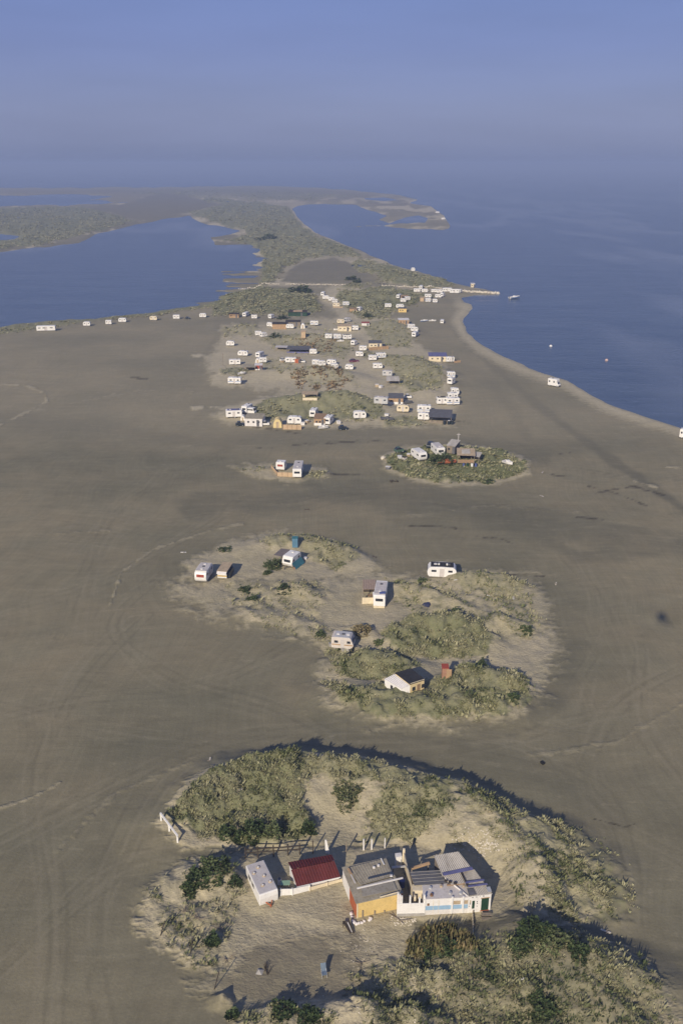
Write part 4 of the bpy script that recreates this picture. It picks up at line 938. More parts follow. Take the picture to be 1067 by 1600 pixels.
# 1 corrugated roof in pieces
def Rz(px, py, z): return loc_(at(px, py, z))
b1 = [Rz(691, 1369, 2.72), Rz(737.5, 1358, 2.68), Rz(716, 1330.5, 2.95), Rz(678, 1336.5, 2.95)]
MB().corr(*b1, 15, .04).build('roof', GREYM, t)
b2 = [Rz(705, 1382, 2.66), Rz(729, 1379, 2.62), Rz(720.5, 1362, 2.70), Rz(692, 1368, 2.70)]
MB().corr(*b2, 10, .04).build('roof', GREYM, t)
b3 = [Rz(732, 1401, 2.46), Rz(769, 1396.5, 2.46), Rz(741, 1358.5, 2.66), Rz(720.5, 1362, 2.66)]
MB().corr(*b3, 14, .04).build('roof', GREYM, t)
MB().beam(Rz(719.5, 1362, 2.78), Rz(730.5, 1385, 2.70), .16, .05).build('roof_gutter', WOODD, t)
for a, b_, w in (((692, 1366, 2.83), (738, 1356.5, 2.80), .42), ((727, 1379, 2.78), (756, 1374.5, 2.70), .22), ((731, 1385, 2.74), (761, 1381, 2.66), .20)):
    MB().beam(Rz(*a), Rz(*b_), w, .03).build('tarpaulin_strip', PBLUE, t)
SKY = pm('grey_translucent_sheet', (.42, .43, .44), .5, .12, 1.2)
MB().slab([Rz(759, 1386, 2.64), Rz(765, 1385, 2.62), Rz(768, 1393, 2.58), Rz(762, 1394, 2.60)], .02).build('roof_patch', SKY, t)
MB().slab([Rz(733, 1399, 2.56), Rz(744, 1397.5, 2.56), Rz(739, 1388, 2.62), Rz(729.5, 1389, 2.62)], .02).build('roof_patch', GREYD, t)
# walls under the corrugated part
ol = inset([at(678, 1336.5, 2.9), at(716, 1330.5, 2.9), at(741, 1358.5, 2.6), at(769, 1396.5, 2.45), at(732, 1401, 2.45), at(693, 1370, 2.6)], .14)
for i in range(6):
    if i == 3: continue
    a, b_ = loc_(ol[i]), loc_(ol[(i + 1) % 6]); MB().wall(a, b_, -.15, a.z - .06, b_.z - .06, .07).build('wall', WHITE2 if i in (2, 4) else WOOD, t)
fa, fb = loc_(ol[4]), loc_(ol[3]); dx = (fb - fa).normalized(); ny = Vector((dx.y, -dx.x, 0)); FW = (fb - fa).length
MB().wall(fa + ny * .02, fb + ny * .02, -.1, fa.z - .03, fb.z - .03, .09).build('gable_wall', WHITE, t)
def on(s, z, off=.08): q = fa + dx * s + ny * off; return (q.x, q.y, z)
dr = MB().wall(on(FW - .98, 0)[:2], on(FW - .22, 0)[:2], .18, 1.72, 1.74, .04).build('door', DGREEN, t)
dr['label'] = 'dark green door'
MB().wall(on(FW - 1.06, 0, .07)[:2], on(FW - .14, 0, .07)[:2], .06, .17, .17, .05).build('door_sill', RUST, t)
MB().wall(on(FW - 1.06, 0, .07)[:2], on(FW - .14, 0, .07)[:2], 1.75, 1.83, 1.83, .05).build('door_head', ORANGE, t)
wd = MB().wall(on(.42, 0)[:2], on(.68, 0)[:2], .55, 1.55, 1.55, .035).build('window', DGREEN, t)
MB().wall(on(.36, 0, .07)[:2], on(.74, 0, .07)[:2], .99, 1.05, 1.05, .05).build('frame', WHITE, wd)
for s, z, w, hh in ((.18, 1.1, .07, .22), (.88, 1.32, .1, .14), (.90, 1.1, .1, .12), (.9, .75, .08, .1), (.35, 1.95, .16, .08), (.75, 1.98, .16, .08), (1.5, 1.98, .12, .12), (.1, .85, .06, .1), (1.2, 2.02, .05, .05)):
    MB().wall(on(s, 0, .075)[:2], on(s + w, 0, .075)[:2], z, z + hh, z + hh, .02).build('wall_ornament', GREYD, t)
# 2 flat pale roof and white-blue front
f0, f1, f2, f3 = Rz(662, 1405, 2.3), Rz(735.5, 1401.5, 2.3), Rz(729.5, 1378, 2.32), Rz(659, 1383, 2.32)
MB().slab([f0, f1, f2, f3], .08).build('flat_roof', LAV, t)
for x, y, m_, s in ((672, 1388, SILVER, .16), (674, 1399, STRIPEB, .18), (689, 1385, TANP, .16), (703, 1396, SILVER, .16), (719.5, 1396, SILVER, .2), (724, 1385, TANP, .14)):
    p = Rz(x, y, 2.34); MB().cyl(p, p + Vector((0, 0, .16)), s, s * .85, 10).build('roof_vent', m_, t)
q0 = f0 + Vector((.05, .08, 0)); q1 = f1 + Vector((-.05, .08, 0)); d2 = (q1 - q0).normalized(); n2 = Vector((d2.y, -d2.x, 0)); LW = (q1 - q0).length
MB().wall(q0, q1, -.15, 2.03, 2.03, .08).build('front_wall', WHITE, t)
MB().wall(q0, loc_(at(659, 1384, 2.3)), -.15, 2.0, 2.0, .08).build('wall', WHITE2, t)
MB().beam(q0 + n2 * .06 + Vector((0, 0, -.12)), q1 + n2 * .06 + Vector((0, 0, -.12)), .06, .12).build('fascia', WHITE, t)
def seg(s0, s1, z0, z1, mat, nm, off=.06, th=.03):
    a = q0 + d2 * s0 + n2 * off; b_ = q0 + d2 * s1 + n2 * off; return MB().wall(a, b_, z0, z1, z1, th).build(nm, mat, t)
seg(.02, LW - .1, .62, 1.12, LBLUE, 'blue_panel'); seg(.02, LW - .1, -.1, .60, WHITE2, 'plinth')
seg(2.95, 3.65, 1.22, 1.66, TANP, 'window', .07); seg(4.05, 4.72, 1.22, 1.66, TANP, 'window', .07)
seg(.30, .52, 1.2, 1.5, STRIPEB, 'window', .07)
for s in (2.72, 3.82): seg(s, s + .17, .1, 2.3, WHITE, 'pilaster', .12, .12)
seg(0, .12, 0, 2.4, WHITE, 'pilaster', .10, .1)
for s in (.9, 1.45): seg(s, s + .03, .1, 1.9, CREAM, 'batten', .065, .03)
# 3 dark striped roof
e0, e1, e2, e3 = Rz(647, 1383, 2.4), Rz(697, 1379, 2.42), Rz(686.5, 1359, 2.5), Rz(640, 1362, 2.5)
MB().slab([e0, e1, e2, e3], .06).build('dark_roof', GREYD, t)
for k in (.2, .45, .7, .93):
    MB().beam(e0.lerp(e3, k) + Vector((0, 0, .04)), e1.lerp(e2, k) + Vector((0, 0, .02)), .035, .03).build('roof_batten', CONC, t)
MB().wall(e0 + Vector((.1, .1, 0)), e3 + Vector((.1, -.1, 0)), -.1, 2.1, 2.2, .06).build('wall', WOOD, t)
MB().box(*(lambda p: (p.x - .7, p.x + .5, p.y - .5, p.y + .3, 0, 2.05))(Rz(655, 1386, 2.2))).build('porch_box', CREAM, t)
# 4 debris along the seam
for x, y in ((697, 1377), (703, 1379), (711, 1381)): MB().box(*(lambda p: (p.x - .18, p.x + .12, p.y - .1, p.y + .12, p.z, p.z + .12))(Rz(x, y, 2.74))).build('roof_stone', WOODD, t)
MB().beam(Rz(698, 1383, 2.45), Rz(727, 1380, 2.5), .12, .16).build('roof_edge_beam', WOODB, t)
# white wall with tall posts before the yard
P0, P1 = at(620, 1431, G), at(663, 1430, G)
t = thing('white_yard_wall', 'white board wall with tall posts between yellow hut and patchwork house', 'fence', P0); d3 = P1 - P0
MB().wall((0, 0), d3, -.2, 1.62, 1.62, .07).build('panel', WHITE, t); MB().wall((0, -.06), d3 + Vector((0, -.06, 0)), -.2, .32, .32, .05).build('plinth', CONC, t)
for k, hh in ((.02, 2.9), (.09, 2.7), (.16, 2.5), (.46, 2.5), (.8, 2.2), (.97, 2.6)): q = d3 * k; MB().box(q.x - .08, q.x + .08, q.y + .04, q.y + .2, 0, hh).build('post', WHITE, t)
# high plank partition
a, b_ = at(631, 1332, 2.2), at(648, 1401, 1.95)
t = thing('plank_partition', 'tall narrow cream plank wall running back from the yard', 'fence', (b_.x, b_.y, G)); r_ = Vector((a.x - b_.x, a.y - b_.y, 0))
m = MB()
for k in range(9): m.wall(r_ * (k / 9), r_ * ((k + .94) / 9), -.1, 1.75 + .06 * k * .5, 1.75 + .06 * (k + 1) * .5, .08)
m.build('panel', CREAM, t); MB().box(-.1, .1, -.15, .05, 0, 1.9).build('post', CREAM, t); MB().box(r_.x - .15, r_.x + .1, r_.y - .1, r_.y + .1, 0, 2.5).build('post', CREAM, t)
MB().beam((-.06, 0, 1.78), (r_.x - .06, r_.y, 2.05), .05, .08).build('top_rail', CREAM, t)
t = thing('roof_beam', 'orange yellow beam propped behind the dark striped roof', 'beam', at(643, 1357, 2.2)); e = at(671, 1348.5, 2.5) - at(643, 1357, 2.2)
MB().beam((0, 0, 0), e, .22, .22).build('beam', ORANGE, t); MB().box(-.06, .06, -.06, .06, -2.1, -.1).build('prop', WOOD, t); MB().box(e.x - .2, e.x - .08, e.y - .06, e.y + .06, -2.1, e.z - .1).build('prop', WOOD, t)
p = at(622, 1352, G); t = thing('old_fridge', 'white refrigerator standing in the shaded yard behind yellow hut', 'refrigerator', p, .15)
MB().box(-.33, .33, -.3, .3, 0, 1.45).build('cabinet', WHITE2, t, bevel=.03); MB().box(-.31, .31, -.34, -.3, .1, 1.4).build('door', WHITE, t); MB().box(.2, .25, -.37, -.34, .7, 1.1).build('handle', GREYD, t)
p = at(623, 1368, G); t = thing('shelf_board', 'long grey shelf board across the shaded yard', 'board', p); MB().slab([(-.75, -.12, 1.1), (.8, .1, 1.1), (.8, .4, 1.1), (-.75, .2, 1.1)], .06).build('top', SILVER, t)
for x in (-.6, .65): MB().box(x - .04, x + .04, .05, .15, 0, 1.05).build('leg', WOOD, t)
for x, y, m_, lb in ((628, 1385, BLUE, 'blue barrel in the shaded yard'), (618, 1395, TANP, 'tan drum in the shaded yard')):
    t = thing('barrel', lb + ' beside the plank partition' if x == 628 else lb + ' behind the yellow hut', 'barrel', at(x, y, G)); MB().cyl((0, 0, 0), (0, 0, .85), .28, .28, 14).build('drum', m_, t); MB().cyl((0, 0, .3), (0, 0, .34), .295, .295, 14).cyl((0, 0, .58), (0, 0, .62), .295, .295, 14).build('hoop', GREYD, t)
# steps at the green door
p = at(759.5, 1436, G); t = thing('wooden_steps', 'weathered wooden steps below the dark green door', 'steps', p)
for k in range(2): MB().box(-.5, .5, -.28 + k * .34, .06 + k * .34, .16 + k * .2, .22 + k * .2).build('tread', WOOD, t)
for x in (-.48, .42): MB().box(x, x + .06, -.26, .4, -.1, .16).build('stringer', WOODD, t)
# side board fence to the right of the reed clump
a, b_ = at(738, 1427, G), at(738, 1474, G); t = thing('side_fence', 'grey board fence running forward beside the reed clump', 'fence', a); r_ = b_ - a; m = MB()
for k in range(10): m.wall(r_ * (k / 10), r_ * ((k + .93) / 10), -.15, min(.6, .3 + k * .06), min(.6, .3 + k * .06), .05)
m.build('panel', CREAM, t)
for k in (0, .5, 1): q = r_ * k; MB().box(q.x + .03, q.x + .12, q.y - .05, q.y + .05, -.1, .4 + k * .3).build('post', WOOD, t)
# scattered yard things
p = at(545, 1452, G); t = thing('scrap_timber', 'dark scrap timber leaning near the yellow hut corner', 'timber', place(547, 1453))
MB().beam((-.5, .3, .5), (.1, -.4, .0), .25, .08).beam((-.15, .5, .7), (.35, -.4, 0), .2, .06).build('plank', WOODD, t); MB().beam((-.25, .35, .62), (.2, -.35, .08), .07, .04).build('pale_plank', WHITE2, t)
t = thing('wooden_stool', 'small dark stool standing left of the scrap timber', 'stool', place(538, 1447))
MB().box(-.18, .18, -.18, .18, .42, .48).build('seat', WOODD, t)
for x in (-.14, .14):
    for y in (-.14, .14): MB().box(x - .02, x + .02, y - .02, y + .02, 0, .42).build('leg', WOODD, t)
t = thing('driftwood_branch', 'bent driftwood branches lying by the white yard wall', 'driftwood', place(622, 1440))
MB().cyl((-.9, .9, .1), (0, .2, .15), .05, .05, 6).cyl((0, .2, .15), (.5, -.4, .08), .05, .02, 6).cyl((-.6, 1.1, .1), (.2, -.1, .1), .04, .02, 6).cyl((.1, 0, .1), (1.3, .1, .2), .05, .03, 6).build('branch', WOOD, t)
FBLUE = pm('faded_blue_canvas', (.16, .21, .27), .8, .15, 2)
t = thing('garden_chair', 'faded blue folding chair alone on the brown soil', 'chair', place(506.5, 1525), .2)
MB().box(-.25, .25, -.25, .25, .38, .42).build('seat', FBLUE, t); MB().slab([(-.25, .22, .42), (.25, .22, .42), (.25, .55, 1.05), (-.25, .55, 1.05)], .04).build('backrest', FBLUE, t)
for x in (-.24, .24): MB().beam((x, -.25, 0), (x, .3, .6), .03).beam((x, .3, 0), (x, -.25, .6), .03).build('leg', SILVER, t)
t = thing('camp_fire_heap', 'heap of pale ash and charred sticks in brown soil', 'rubbish heap', place(408, 1518))
MB().add([(-.5, -.3, 0), (.1, -.4, 0), (.3, .2, 0), (-.3, .4, 0), (-.2, 0, .25)], [(0, 1, 4), (1, 2, 4), (2, 3, 4), (3, 0, 4), (3, 2, 1, 0)]).build('ash_pile', CONC, t)
m = MB()
for k in range(9): a = k * .7; m.cyl((.3 + .1 * k * .5, .4 * math.sin(a), 0), (.3 + .12 * k * .4 + .3 * math.cos(a), .4 * math.sin(a) + .4, .3), .04, .03, 5)
m.build('charred_stick', WOODD, t)

# rails, posts and stakes
def post(px, py, h, mat, label, cat='post', w=.11, name='fence_post', tilt=(0, 0), group=None):
    p = place(px, py); t = tag(MB().beam((0, 0, -.2), (tilt[0], tilt[1], h), w).build(name, mat), label, cat, group); t.location = p; return t
A_, B_ = place(384, 1341), place(471, 1335)
t = thing('rail_fence', 'dark two-rail timber fence behind the flat-roofed caravan', 'fence', A_); d4 = B_ - A_
for z in (.75, 1.2): MB().beam((0, 0, z), (d4.x, d4.y, d4.z + z), .08, .1).build('rail', WOODD, t)
for k in (0, .22, .5, .76, .97): q = d4 * k; MB().box(q.x - .07, q.x + .07, q.y - .07, q.y + .07, q.z - .2, q.z + 1.5).build('post', WOODD, t)
A_, B_ = place(252, 1281), place(279, 1317)
t = thing('white_rail_fence', 'white painted rail on three posts left of the big dune', 'fence', A_); d4 = B_ - A_
MB().beam((0, 0, .95), (d4.x, d4.y, d4.z + .95), .16, .22).build('rail', WHITE, t)
for k in (.02, .5, .97): q = d4 * k; MB().box(q.x - .09, q.x + .09, q.y - .09, q.y + .09, q.z - .2, q.z + .95).build('post', WHITE, t)
post(489, 1333, 1.7, WOODD, 'dark post standing right of the dark rail fence', 'post')
post(541, 1331, 1.5, WOOD, 'weathered post between the leaning board and paired white posts', 'post')
post(568, 1328, 1.5, WHITE2, 'left one of two paired white posts behind the yellow hut', 'post', .17)
post(580.5, 1327, 1.4, WHITE2, 'right one of two paired white posts behind the yellow hut', 'post', .17)
post(601, 1325, 1.4, WHITE2, 'single white post behind the right corner of yellow hut', 'post', .13)
post(250, 1463, 1.5, WOODD, 'thin dark stake leaning at the left edge of the sand patch', 'stake', .07, 'wooden_stake', (.5, .5))
post(297, 1490, 1.5, WOODD, 'thin dark stake leaning over the lower left sand edge', 'stake', .07, 'wooden_stake', (.3, .5))
post(334, 1547, 1.6, WOODD, 'thin dark stake beside the small sand hump', 'stake', .07, 'wooden_stake', (.5, .6))
post(803, 1532, .25, WHITE, 'short white plank lying on the bottom right dune', 'plank', .12, 'driftwood_plank', (.9, .0))
post(372, 1302, 1.0, WOOD, 'grey stump in front of the dark bushes under the dune', 'post', .1)
p = place(847, 1193); t = thing('burnt_crate', 'black square crate alone on the dark sand flat', 'crate', p, .5); MB().box(-.2, .2, -.26, .26, 0, .16).build('box', BLACKR, t, bevel=.02); MB().box(-.21, .21, -.28, .28, .16, .19).build('lid', BLACKR, t)
# bushes near the camera
bush(396, 1316, 2.3, 1.5, 'dark round bush at the left foot of the big dune', n=260, tint=.75)
bush(425, 1309, 2.2, 1.6, 'light green bush beside the dark bush under the dune', n=220, tint=.25)
bush(480, 1305, 1.4, 1.4, 'small round dark bush alone on bare sand before the dune', n=170, tint=.75)
bush(352, 1312, 1.8, .9, 'low dark green shrub at the dune foot near white rail', n=150, tint=.6)
bush(372, 1318, 1.4, .8, 'low dark shrub between two taller bushes at dune foot', n=120, tint=.7)
bush(541, 1262, 3.4, 1.0, 'large olive bush half way up the big dune', n=420, tint=.72, depth=3.8, mat=GRASSM, leaf=.24, stems=False)
bush(304, 1389, 2.6, .9, 'dark green bush on the left part of the sand hump', n=220, tint=.65)
bush(333, 1378, 3.4, 1.3, 'spreading green bush casting shadow left of the shack row', n=320, tint=.45)
bush(295, 1402, 1.6, .6, 'small green shrub below the dark bush on sand hump', n=110, tint=.5)
bush(367, 1385, 1.4, .6, 'small dark shrub just left of the flat-roofed caravan', n=110, tint=.8)
bush(330, 1480, 1.4, 1.1, 'dark upright shrub in the middle of the left sand patch', n=140, tint=.8)
bush(688, 1489, 6.4, 1.7, 'large olive and tan reed clump before the blue front', 'reed_clump', REEDM, 620, .62, .45, 3.6, reed=True, stems=False)
bush(668, 1496, 1.6, .9, 'small dark green shrub at left foot of the reed clump', n=120, tint=.7)
bush(700, 1494, 2.4, 1.0, 'dark green shrub at right foot of the reed clump', n=160, tint=.65)
bush(838, 1474, 4.4, 1.4, 'dark dense shrub on the crest of bottom right dune', n=420, tint=.75, depth=2.6)
bush(862, 1492, 3.4, 1.0, 'pale grey green shrub below the dark crest shrub', n=260, tint=.0)
bush(812, 1497, 2.2, .9, 'small olive shrub left of the pale grey green shrub', n=150, tint=.4)
bush(905, 1500, 2.0, .9, 'round dark shrub right of the pale grey green shrub', n=150, tint=.7)
bush(480, 1600, 2.0, .8, 'dark shrub at the bottom edge on the pale dune', n=140, tint=.8)
bush(441, 1592, 2.4, .8, 'low dark shrub at the bottom edge left part', n=150, tint=.8)
bush(362, 1592, 1.0, .7, 'small dark shrub alone on grey sand at the bottom', n=90, tint=.8)
bush(850, 1592, 2.4, .9, 'dark green shrub low on the bottom right dune', n=160, tint=.6)
# dead branches over the left sand patch
for x, y, s, lb in ((312, 1435, 1.2, 'pale dead branch with dark twigs near the sand patch top'), (288, 1425, 1.0, 'grey dead twigs on the left side of sand patch'), (345, 1452, 1.4, 'dark spreading dead branches in the middle of sand patch'),
                    (355, 1500, 1.1, 'dead twigs at the lower right of the sand patch'), (565, 1505, 1.2, 'grey dead branches near the faded blue folding chair')):
    t = thing('dead_branch', lb, 'driftwood', place(x, y), x * .1); m = MB()
    for k in range(9):
        a = random.uniform(0, 6.28); q = Vector((math.cos(a) * s * random.uniform(.4, 1.2), math.sin(a) * s * random.uniform(.3, .8), random.uniform(.05, .4))); m.cyl((0, 0, .05), q, .035, .01, 4); m.cyl(q * .6, q * .6 + Vector((random.uniform(-.4, .4), random.uniform(-.4, .4), .2)), .02, .008, 4)
    m.build('branch', WOOD, t)
# ------------------------------------------------------------------ middle dune island
def axis_caravan(a, b, ztop, label, name='caravan', zoff=0, flip=False, gpt=None, L=None, **kw):
    """a, b: near and far ends of the roof centre line as seen in the photo"""
    gz = place(*(gpt or a)).z if gpt is None else place(*gpt).z
    for k in range(3):
        A = at(a[0], a[1], gz + ztop); B = at(b[0], b[1], gz + ztop); m = (A + B) / 2; gz = float(hgt(m.x, m.y))
    d = B - A; rz = math.atan2(d.y, d.x) + (math.pi if flip else 0)
    t = thing(name, label, 'caravan', (m.x, m.y, gz - .04 + zoff), rz)
    caravan_parts(t, L=L or Vector((d.x, d.y)).length, H=ztop, **kw); return t
axis_caravan((312.5, 893.5), (324, 877), 2.35, 'white caravan with lavender roof standing alone at the far left of the middle dune', style='round', roofm=LAV, hatch=3, W=2.15, redwin=True)
# market trailer beside it
loc, rz, L = axis_thing((347, 893), (356, 880), 1.9, float(hgt(at(350, 893).x, at(350, 893).y)))
t = thing('camping_trailer', 'tan-roofed trailer with yellow striped front just right of the left white caravan', 'trailer', loc, rz)
h = L / 2
MB().extr([(-h, .4), (h, .4), (h, 1.75), (-h + .3, 1.75), (-h, 1.2)], -.85, .85).build('body', GREYD, t, bevel=.04)
MB().slab([(-h - .1, -.95, 1.82), (h + .1, -.95, 1.86), (h + .1, .95, 1.86), (-h - .1, .95, 1.82)], .06).build('roof', TANP, t)
for z, m_ in ((.45, WHITE), (.72, YELLOW), (1.0, WHITE)): MB().box(-h - .06, -h - .01, -.86, .86, z, z + .2).build('front_board', m_, t)
MB().slab([(-h - .5, -.9, 1.45), (-h - .1, -.9, 1.75), (-h - .1, .9, 1.75), (-h - .5, .9, 1.45)], .04).build('awning_flap', WHITE2, t)
MB().box(-h * .7, h * .8, -1.25, -.88, .2, 1.3).build('side_locker', DARKCAR, t)
for sy in (-1, 1): wheel(0, sy * .8, .32, t)
# the caravan with lean-to, teal outhouse
t = axis_caravan((448, 870.5), (462.5, 859.5), 2.3, 'white caravan with teal skirt cloth beside a brown lean-to and green bush', style='slope', hatch=1, W=2.1, flip=True)
MB().slab([(-1.7, 1.1, 1.25), (1.7, 1.1, 1.25), (1.7, 1.9, .15), (-1.7, 1.9, .15)], .03).build('skirt_cloth', TEAL, t)
P4 = [at(427.5, 866, 2.2), at(441, 868.5, 2.3), at(456, 858, 2.3), at(439.5, 855.5, 2.2)]; gz = float(hgt(P4[0].x, P4[0].y)); O = Vector((sum(p.x for p in P4) / 4, sum(p.y for p in P4) / 4, gz))
t = thing('lean_to', 'brown corrugated lean-to roof on the left side of the teal-skirted caravan', 'lean-to', O)
for p in P4: p.z += gz - .2
MB().corr(*[p - O for p in (P4[0], P4[1], P4[2], P4[3])], 10, .03).build('roof', pm('brown_grey_sheet', (.21, .18, .17), .8, .15, 1.2), t)
for p in P4: q = p - O; MB().box(q.x - .05, q.x + .05, q.y - .05, q.y + .05, -.2, q.z - .04).build('post', WOOD, t)
MB().wall(P4[3] - O, P4[2] - O, -.1, 1.9, 1.9, .05).build('back_wall', WOODD, t)
shack('outhouse', 'outhouse', 457, 465.5, 857, .9, 1.9, pm('blue_grey_paint', (.10, .21, .30), .7, .12, 1.2), TEAL, 'blue grey outhouse behind the teal-skirted caravan', slope=.1, door=False, win=0, corr=False, over=.05)
t = thing('plastic_tub', 'white tub on the sand right of the teal-skirted caravan', 'tub', place(477, 874)); MB().cyl((0, 0, 0), (0, 0, .4), .3, .36, 12).build('tub', WHITE, t); MB().cyl((0, 0, .4), (0, 0, .43), .38, .38, 12).build('rim', WHITE2, t)
t = thing('gas_bottle', 'orange gas bottle at the front corner of the teal skirt cloth', 'gas bottle', place(461, 888)); MB().cyl((0, 0, 0), (0, 0, .5), .16, .16, 10).build('bottle', RUST, t); MB().cyl((0, 0, .5), (0, 0, .62), .06, .06, 8).build('valve', SILVER, t)
bush(426, 890, 3.6, 1.5, 'dense fresh green bush in front of the brown lean-to', n=320, tint=.35, leaf=.3)
bush(417, 898, 1.6, .7, 'small dark shrub below the fresh green bush', n=90, tint=.6)
# caravan with timber yard
axis_caravan((592.5, 930), (597, 906.5), 2.5, 'long pale caravan joined to a timber porch with a small blue tarpaulin', style='box', roofm=LAV, hatch=2, W=2.0)
MBt = thing('tarpaulin', 'small bright blue tarpaulin on the roof of timber porch caravan', 'tarpaulin', at(597, 926, 0)); gz = float(hgt(at(595, 936).x, at(595, 936).y)); p = at(597, 926, gz + 2.7); MBt.location = p
MB().slab([(-.5, -.4, 0), (.5, -.35, .03), (.45, .45, .05), (-.4, .4, .0)], .05).build('cloth', BLUE, MBt)
gz = place(575, 940).z
P4 = [at(567, 920.5, gz + 2.3), at(586, 920.5, gz + 2.35), at(587, 905.5, gz + 2.45), at(567, 905.5, gz + 2.4)]; O = Vector((P4[0].x + 1, P4[0].y + 1, gz))
t = thing('timber_porch', 'open timber porch with brown plank roof left of the long pale caravan', 'porch', O)
MB().corr(*[p - O for p in P4], 7, .03, .05).build('roof', pm('sun_bleached_planks', (.36, .27, .21), .85, .15, 1.8, stretch=(3, 1, 1)), t)
for p in P4: q = p - O; MB().box(q.x - .07, q.x + .07, q.y - .07, q.y + .07, -.2, q.z - .04).build('post', WOOD, t)
f0_, f1_ = at(566, 943, gz) - O, at(586, 943, gz) - O; MB().wall(f0_, f1_, -.2, 1.15, 1.15, .06).build('front_fence', CREAM, t)
MB().wall(f0_, Vector((P4[0].x - O.x, P4[0].y - O.y, 0)), -.2, 1.15, 1.3, .06).build('side_fence', CREAM, t)
MB().wall(P4[3] - O, P4[2] - O, -.2, 2.3, 2.35, .05).build('back_wall', WOODD, t)
p = at(580, 936, gz); t = thing('garden_table', 'wooden table inside the open timber porch yard', 'table', p)
MB().slab([(-.6, -.4, .75), (.6, -.4, .75), (.6, .4, .75), (-.6, .4, .75)], .05).build('top', WOODB, t)
for x in (-.5, .5):
    for y in (-.3, .3): MB().box(x - .03, x + .03, y - .03, y + .03, 0, .7).build('leg', WOOD, t)
gz = place(592, 950).z
t = thing('porch_hut', 'small white cabin with green window at the end of the long pale caravan', 'hut', place(592, 950) + Vector((0, .9, 0)))
MB().box(-.95, .95, -.9, .8, -.1, 1.9).build('wall', CREAM, t); MB().slab([(-1.05, -1, 2.0), (1.05, -1, 2.0), (1.05, .9, 2.15), (-1.05, .9, 2.15)], .06).build('roof', WHITE, t)
w_ = MB().box(-.45, .45, -.94, -.895, .8, 1.4).build('window', DGREEN, t); MB().box(-.52, .52, -.93, -.89, .72, .80).build('sill', WHITE, w_)
# rounded caravan, upper right
t = inst('cr', 666, 713, 903, -6, 'rounded white caravan with dark roof at the upper right of the middle dune'); t.name = 'caravan_dark_roof'
t.name = 'caravan'
x0 = t.location
for o in [o for o in C.objects if o.parent == t and o.name.startswith('roof_hatch')]: pass
MB().box(-1.75, 1.75, -.85, .85, 2.33, 2.40).build('roof_panel', DARKR, t)
for x in (-.5, .75): MB().box(x - .12, x + .12, -.3, .1, 2.40, 2.62).build('roof_box', WHITE, t)
PROTO.pop('cr')                                     # keep this one's dark roof to itself
t = axis_caravan((519, 990), (554, 992), 2.3, 'silver-roofed caravan with cream side lying behind grey concrete blocks', style='slope', wall=pm('cream_and_grey_side', (.62, .56, .50), .5, .08, 1), roofm=SILVER, stripe=ORANGE, hatch=3, W=2.1)
t.rotation_euler = (0, 0, math.radians(-10))
for x, y in ((517, 1009), (525, 1012), (536, 1015), (543, 1016)):
    t = thing('concrete_block', {517: 'leftmost grey concrete block before the silver-roofed caravan', 525: 'second grey concrete block from the left before silver-roofed caravan', 536: 'third grey concrete block from the left before silver-roofed caravan', 543: 'rightmost grey concrete block before the silver-roofed caravan'}[x], 'block', place(x, y), x)
    MB().box(-.38, .38, -.3, .3, -.1, .5).build('block', CONC, t, bevel=.04); MB().box(-.2, .2, -.15, .15, .5, .56).build('lifting_plate', GREYD, t)
bush(566, 995, 3.2, 1.0, 'brown dry bush right behind the silver-roofed caravan', n=200, tint=.15, mat=REEDM)
bush(500, 995, 1.6, .6, 'small dark green shrub left of the silver-roofed caravan', n=90, tint=.5)
# black roofed cabin
gz = place(640, 1078).z
R = [at(640.5, 1069, gz + 2.2), at(664, 1061.5, gz + 2.2), at(642, 1044, gz + 2.3), at(617, 1051, gz + 2.3)]
O = Vector((sum(p.x for p in R) / 4, sum(p.y for p in R) / 4, gz)); t = thing('black_roof_cabin', 'cream yellow cabin with flat black roof and white lean-to on grassy mound', 'hut', O)
MB().slab([p - O for p in R], .12).build('roof', DARKR, t)
q = inset(R, .14); wallc = pm('pale_yellow_wall', (.68, .54, .30), .7, .08, 1)
for i in range(4): a, b_ = q[i] - O, q[(i + 1) % 4] - O; MB().wall(a, b_, -.4, a.z - .1, b_.z - .1, .08).build('wall', wallc, t)
a, b_ = q[0] - O, q[1] - O; dd = (b_ - a).normalized(); nn = Vector((dd.y, -dd.x, 0)) * .07
for s, w in ((.35, .5), (1.9, .5)): p = a + dd * s + nn; f = MB().wall(p, p + dd * w, .9, 1.5, 1.5, .04).build('window', GLASS, t)
p = a + dd * 1.15 + nn; MB().wall(p, p + dd * .5, -.1, 1.7, 1.7, .04).build('door', WOODB, t)
MB().beam(a + nn, b_ + nn, .05, .14).build('fascia', CREAM, t)
LR = [at(626.5, 1076, gz + 1.55), at(640, 1070.5, gz + 1.95), at(616.5, 1053, gz + 2.0), at(600, 1061, gz + 1.6)]
MB().corr(*[p - O for p in LR], 6, .03).build('lean_to_roof', WHITE2, t)
a, b_ = LR[0] - O, LR[3] - O; MB().wall(a + Vector((.08, .06, 0)), b_ + Vector((.1, 0, 0)), -.3, 1.5, 1.55, .06).build('lean_to_wall', WHITE, t)
m_ = a.lerp(b_, .5); m2 = a.lerp(b_, .62); MB().wall(m_ + Vector((.02, .0, 0)), m2 + Vector((.02, 0, 0)), .7, 1.2, 1.2, .05).build('window', GLASS, t)
MB().wall(a + Vector((.1, .1, 0)), q[0] - O, -.3, 1.5, 1.9, .06).build('lean_to_wall', WHITE, t)
shack('outhouse', 'outhouse', 689.5, 699, 1060.5, 1.0, 1.75, pm('faded_red_board', (.36, .20, .13), .8, .15, 1.5), REDP, 'small red board outhouse right of the black-roofed cabin', slope=.12, door=True, win=0, corr=False, over=.06, doorm=ORANGE)
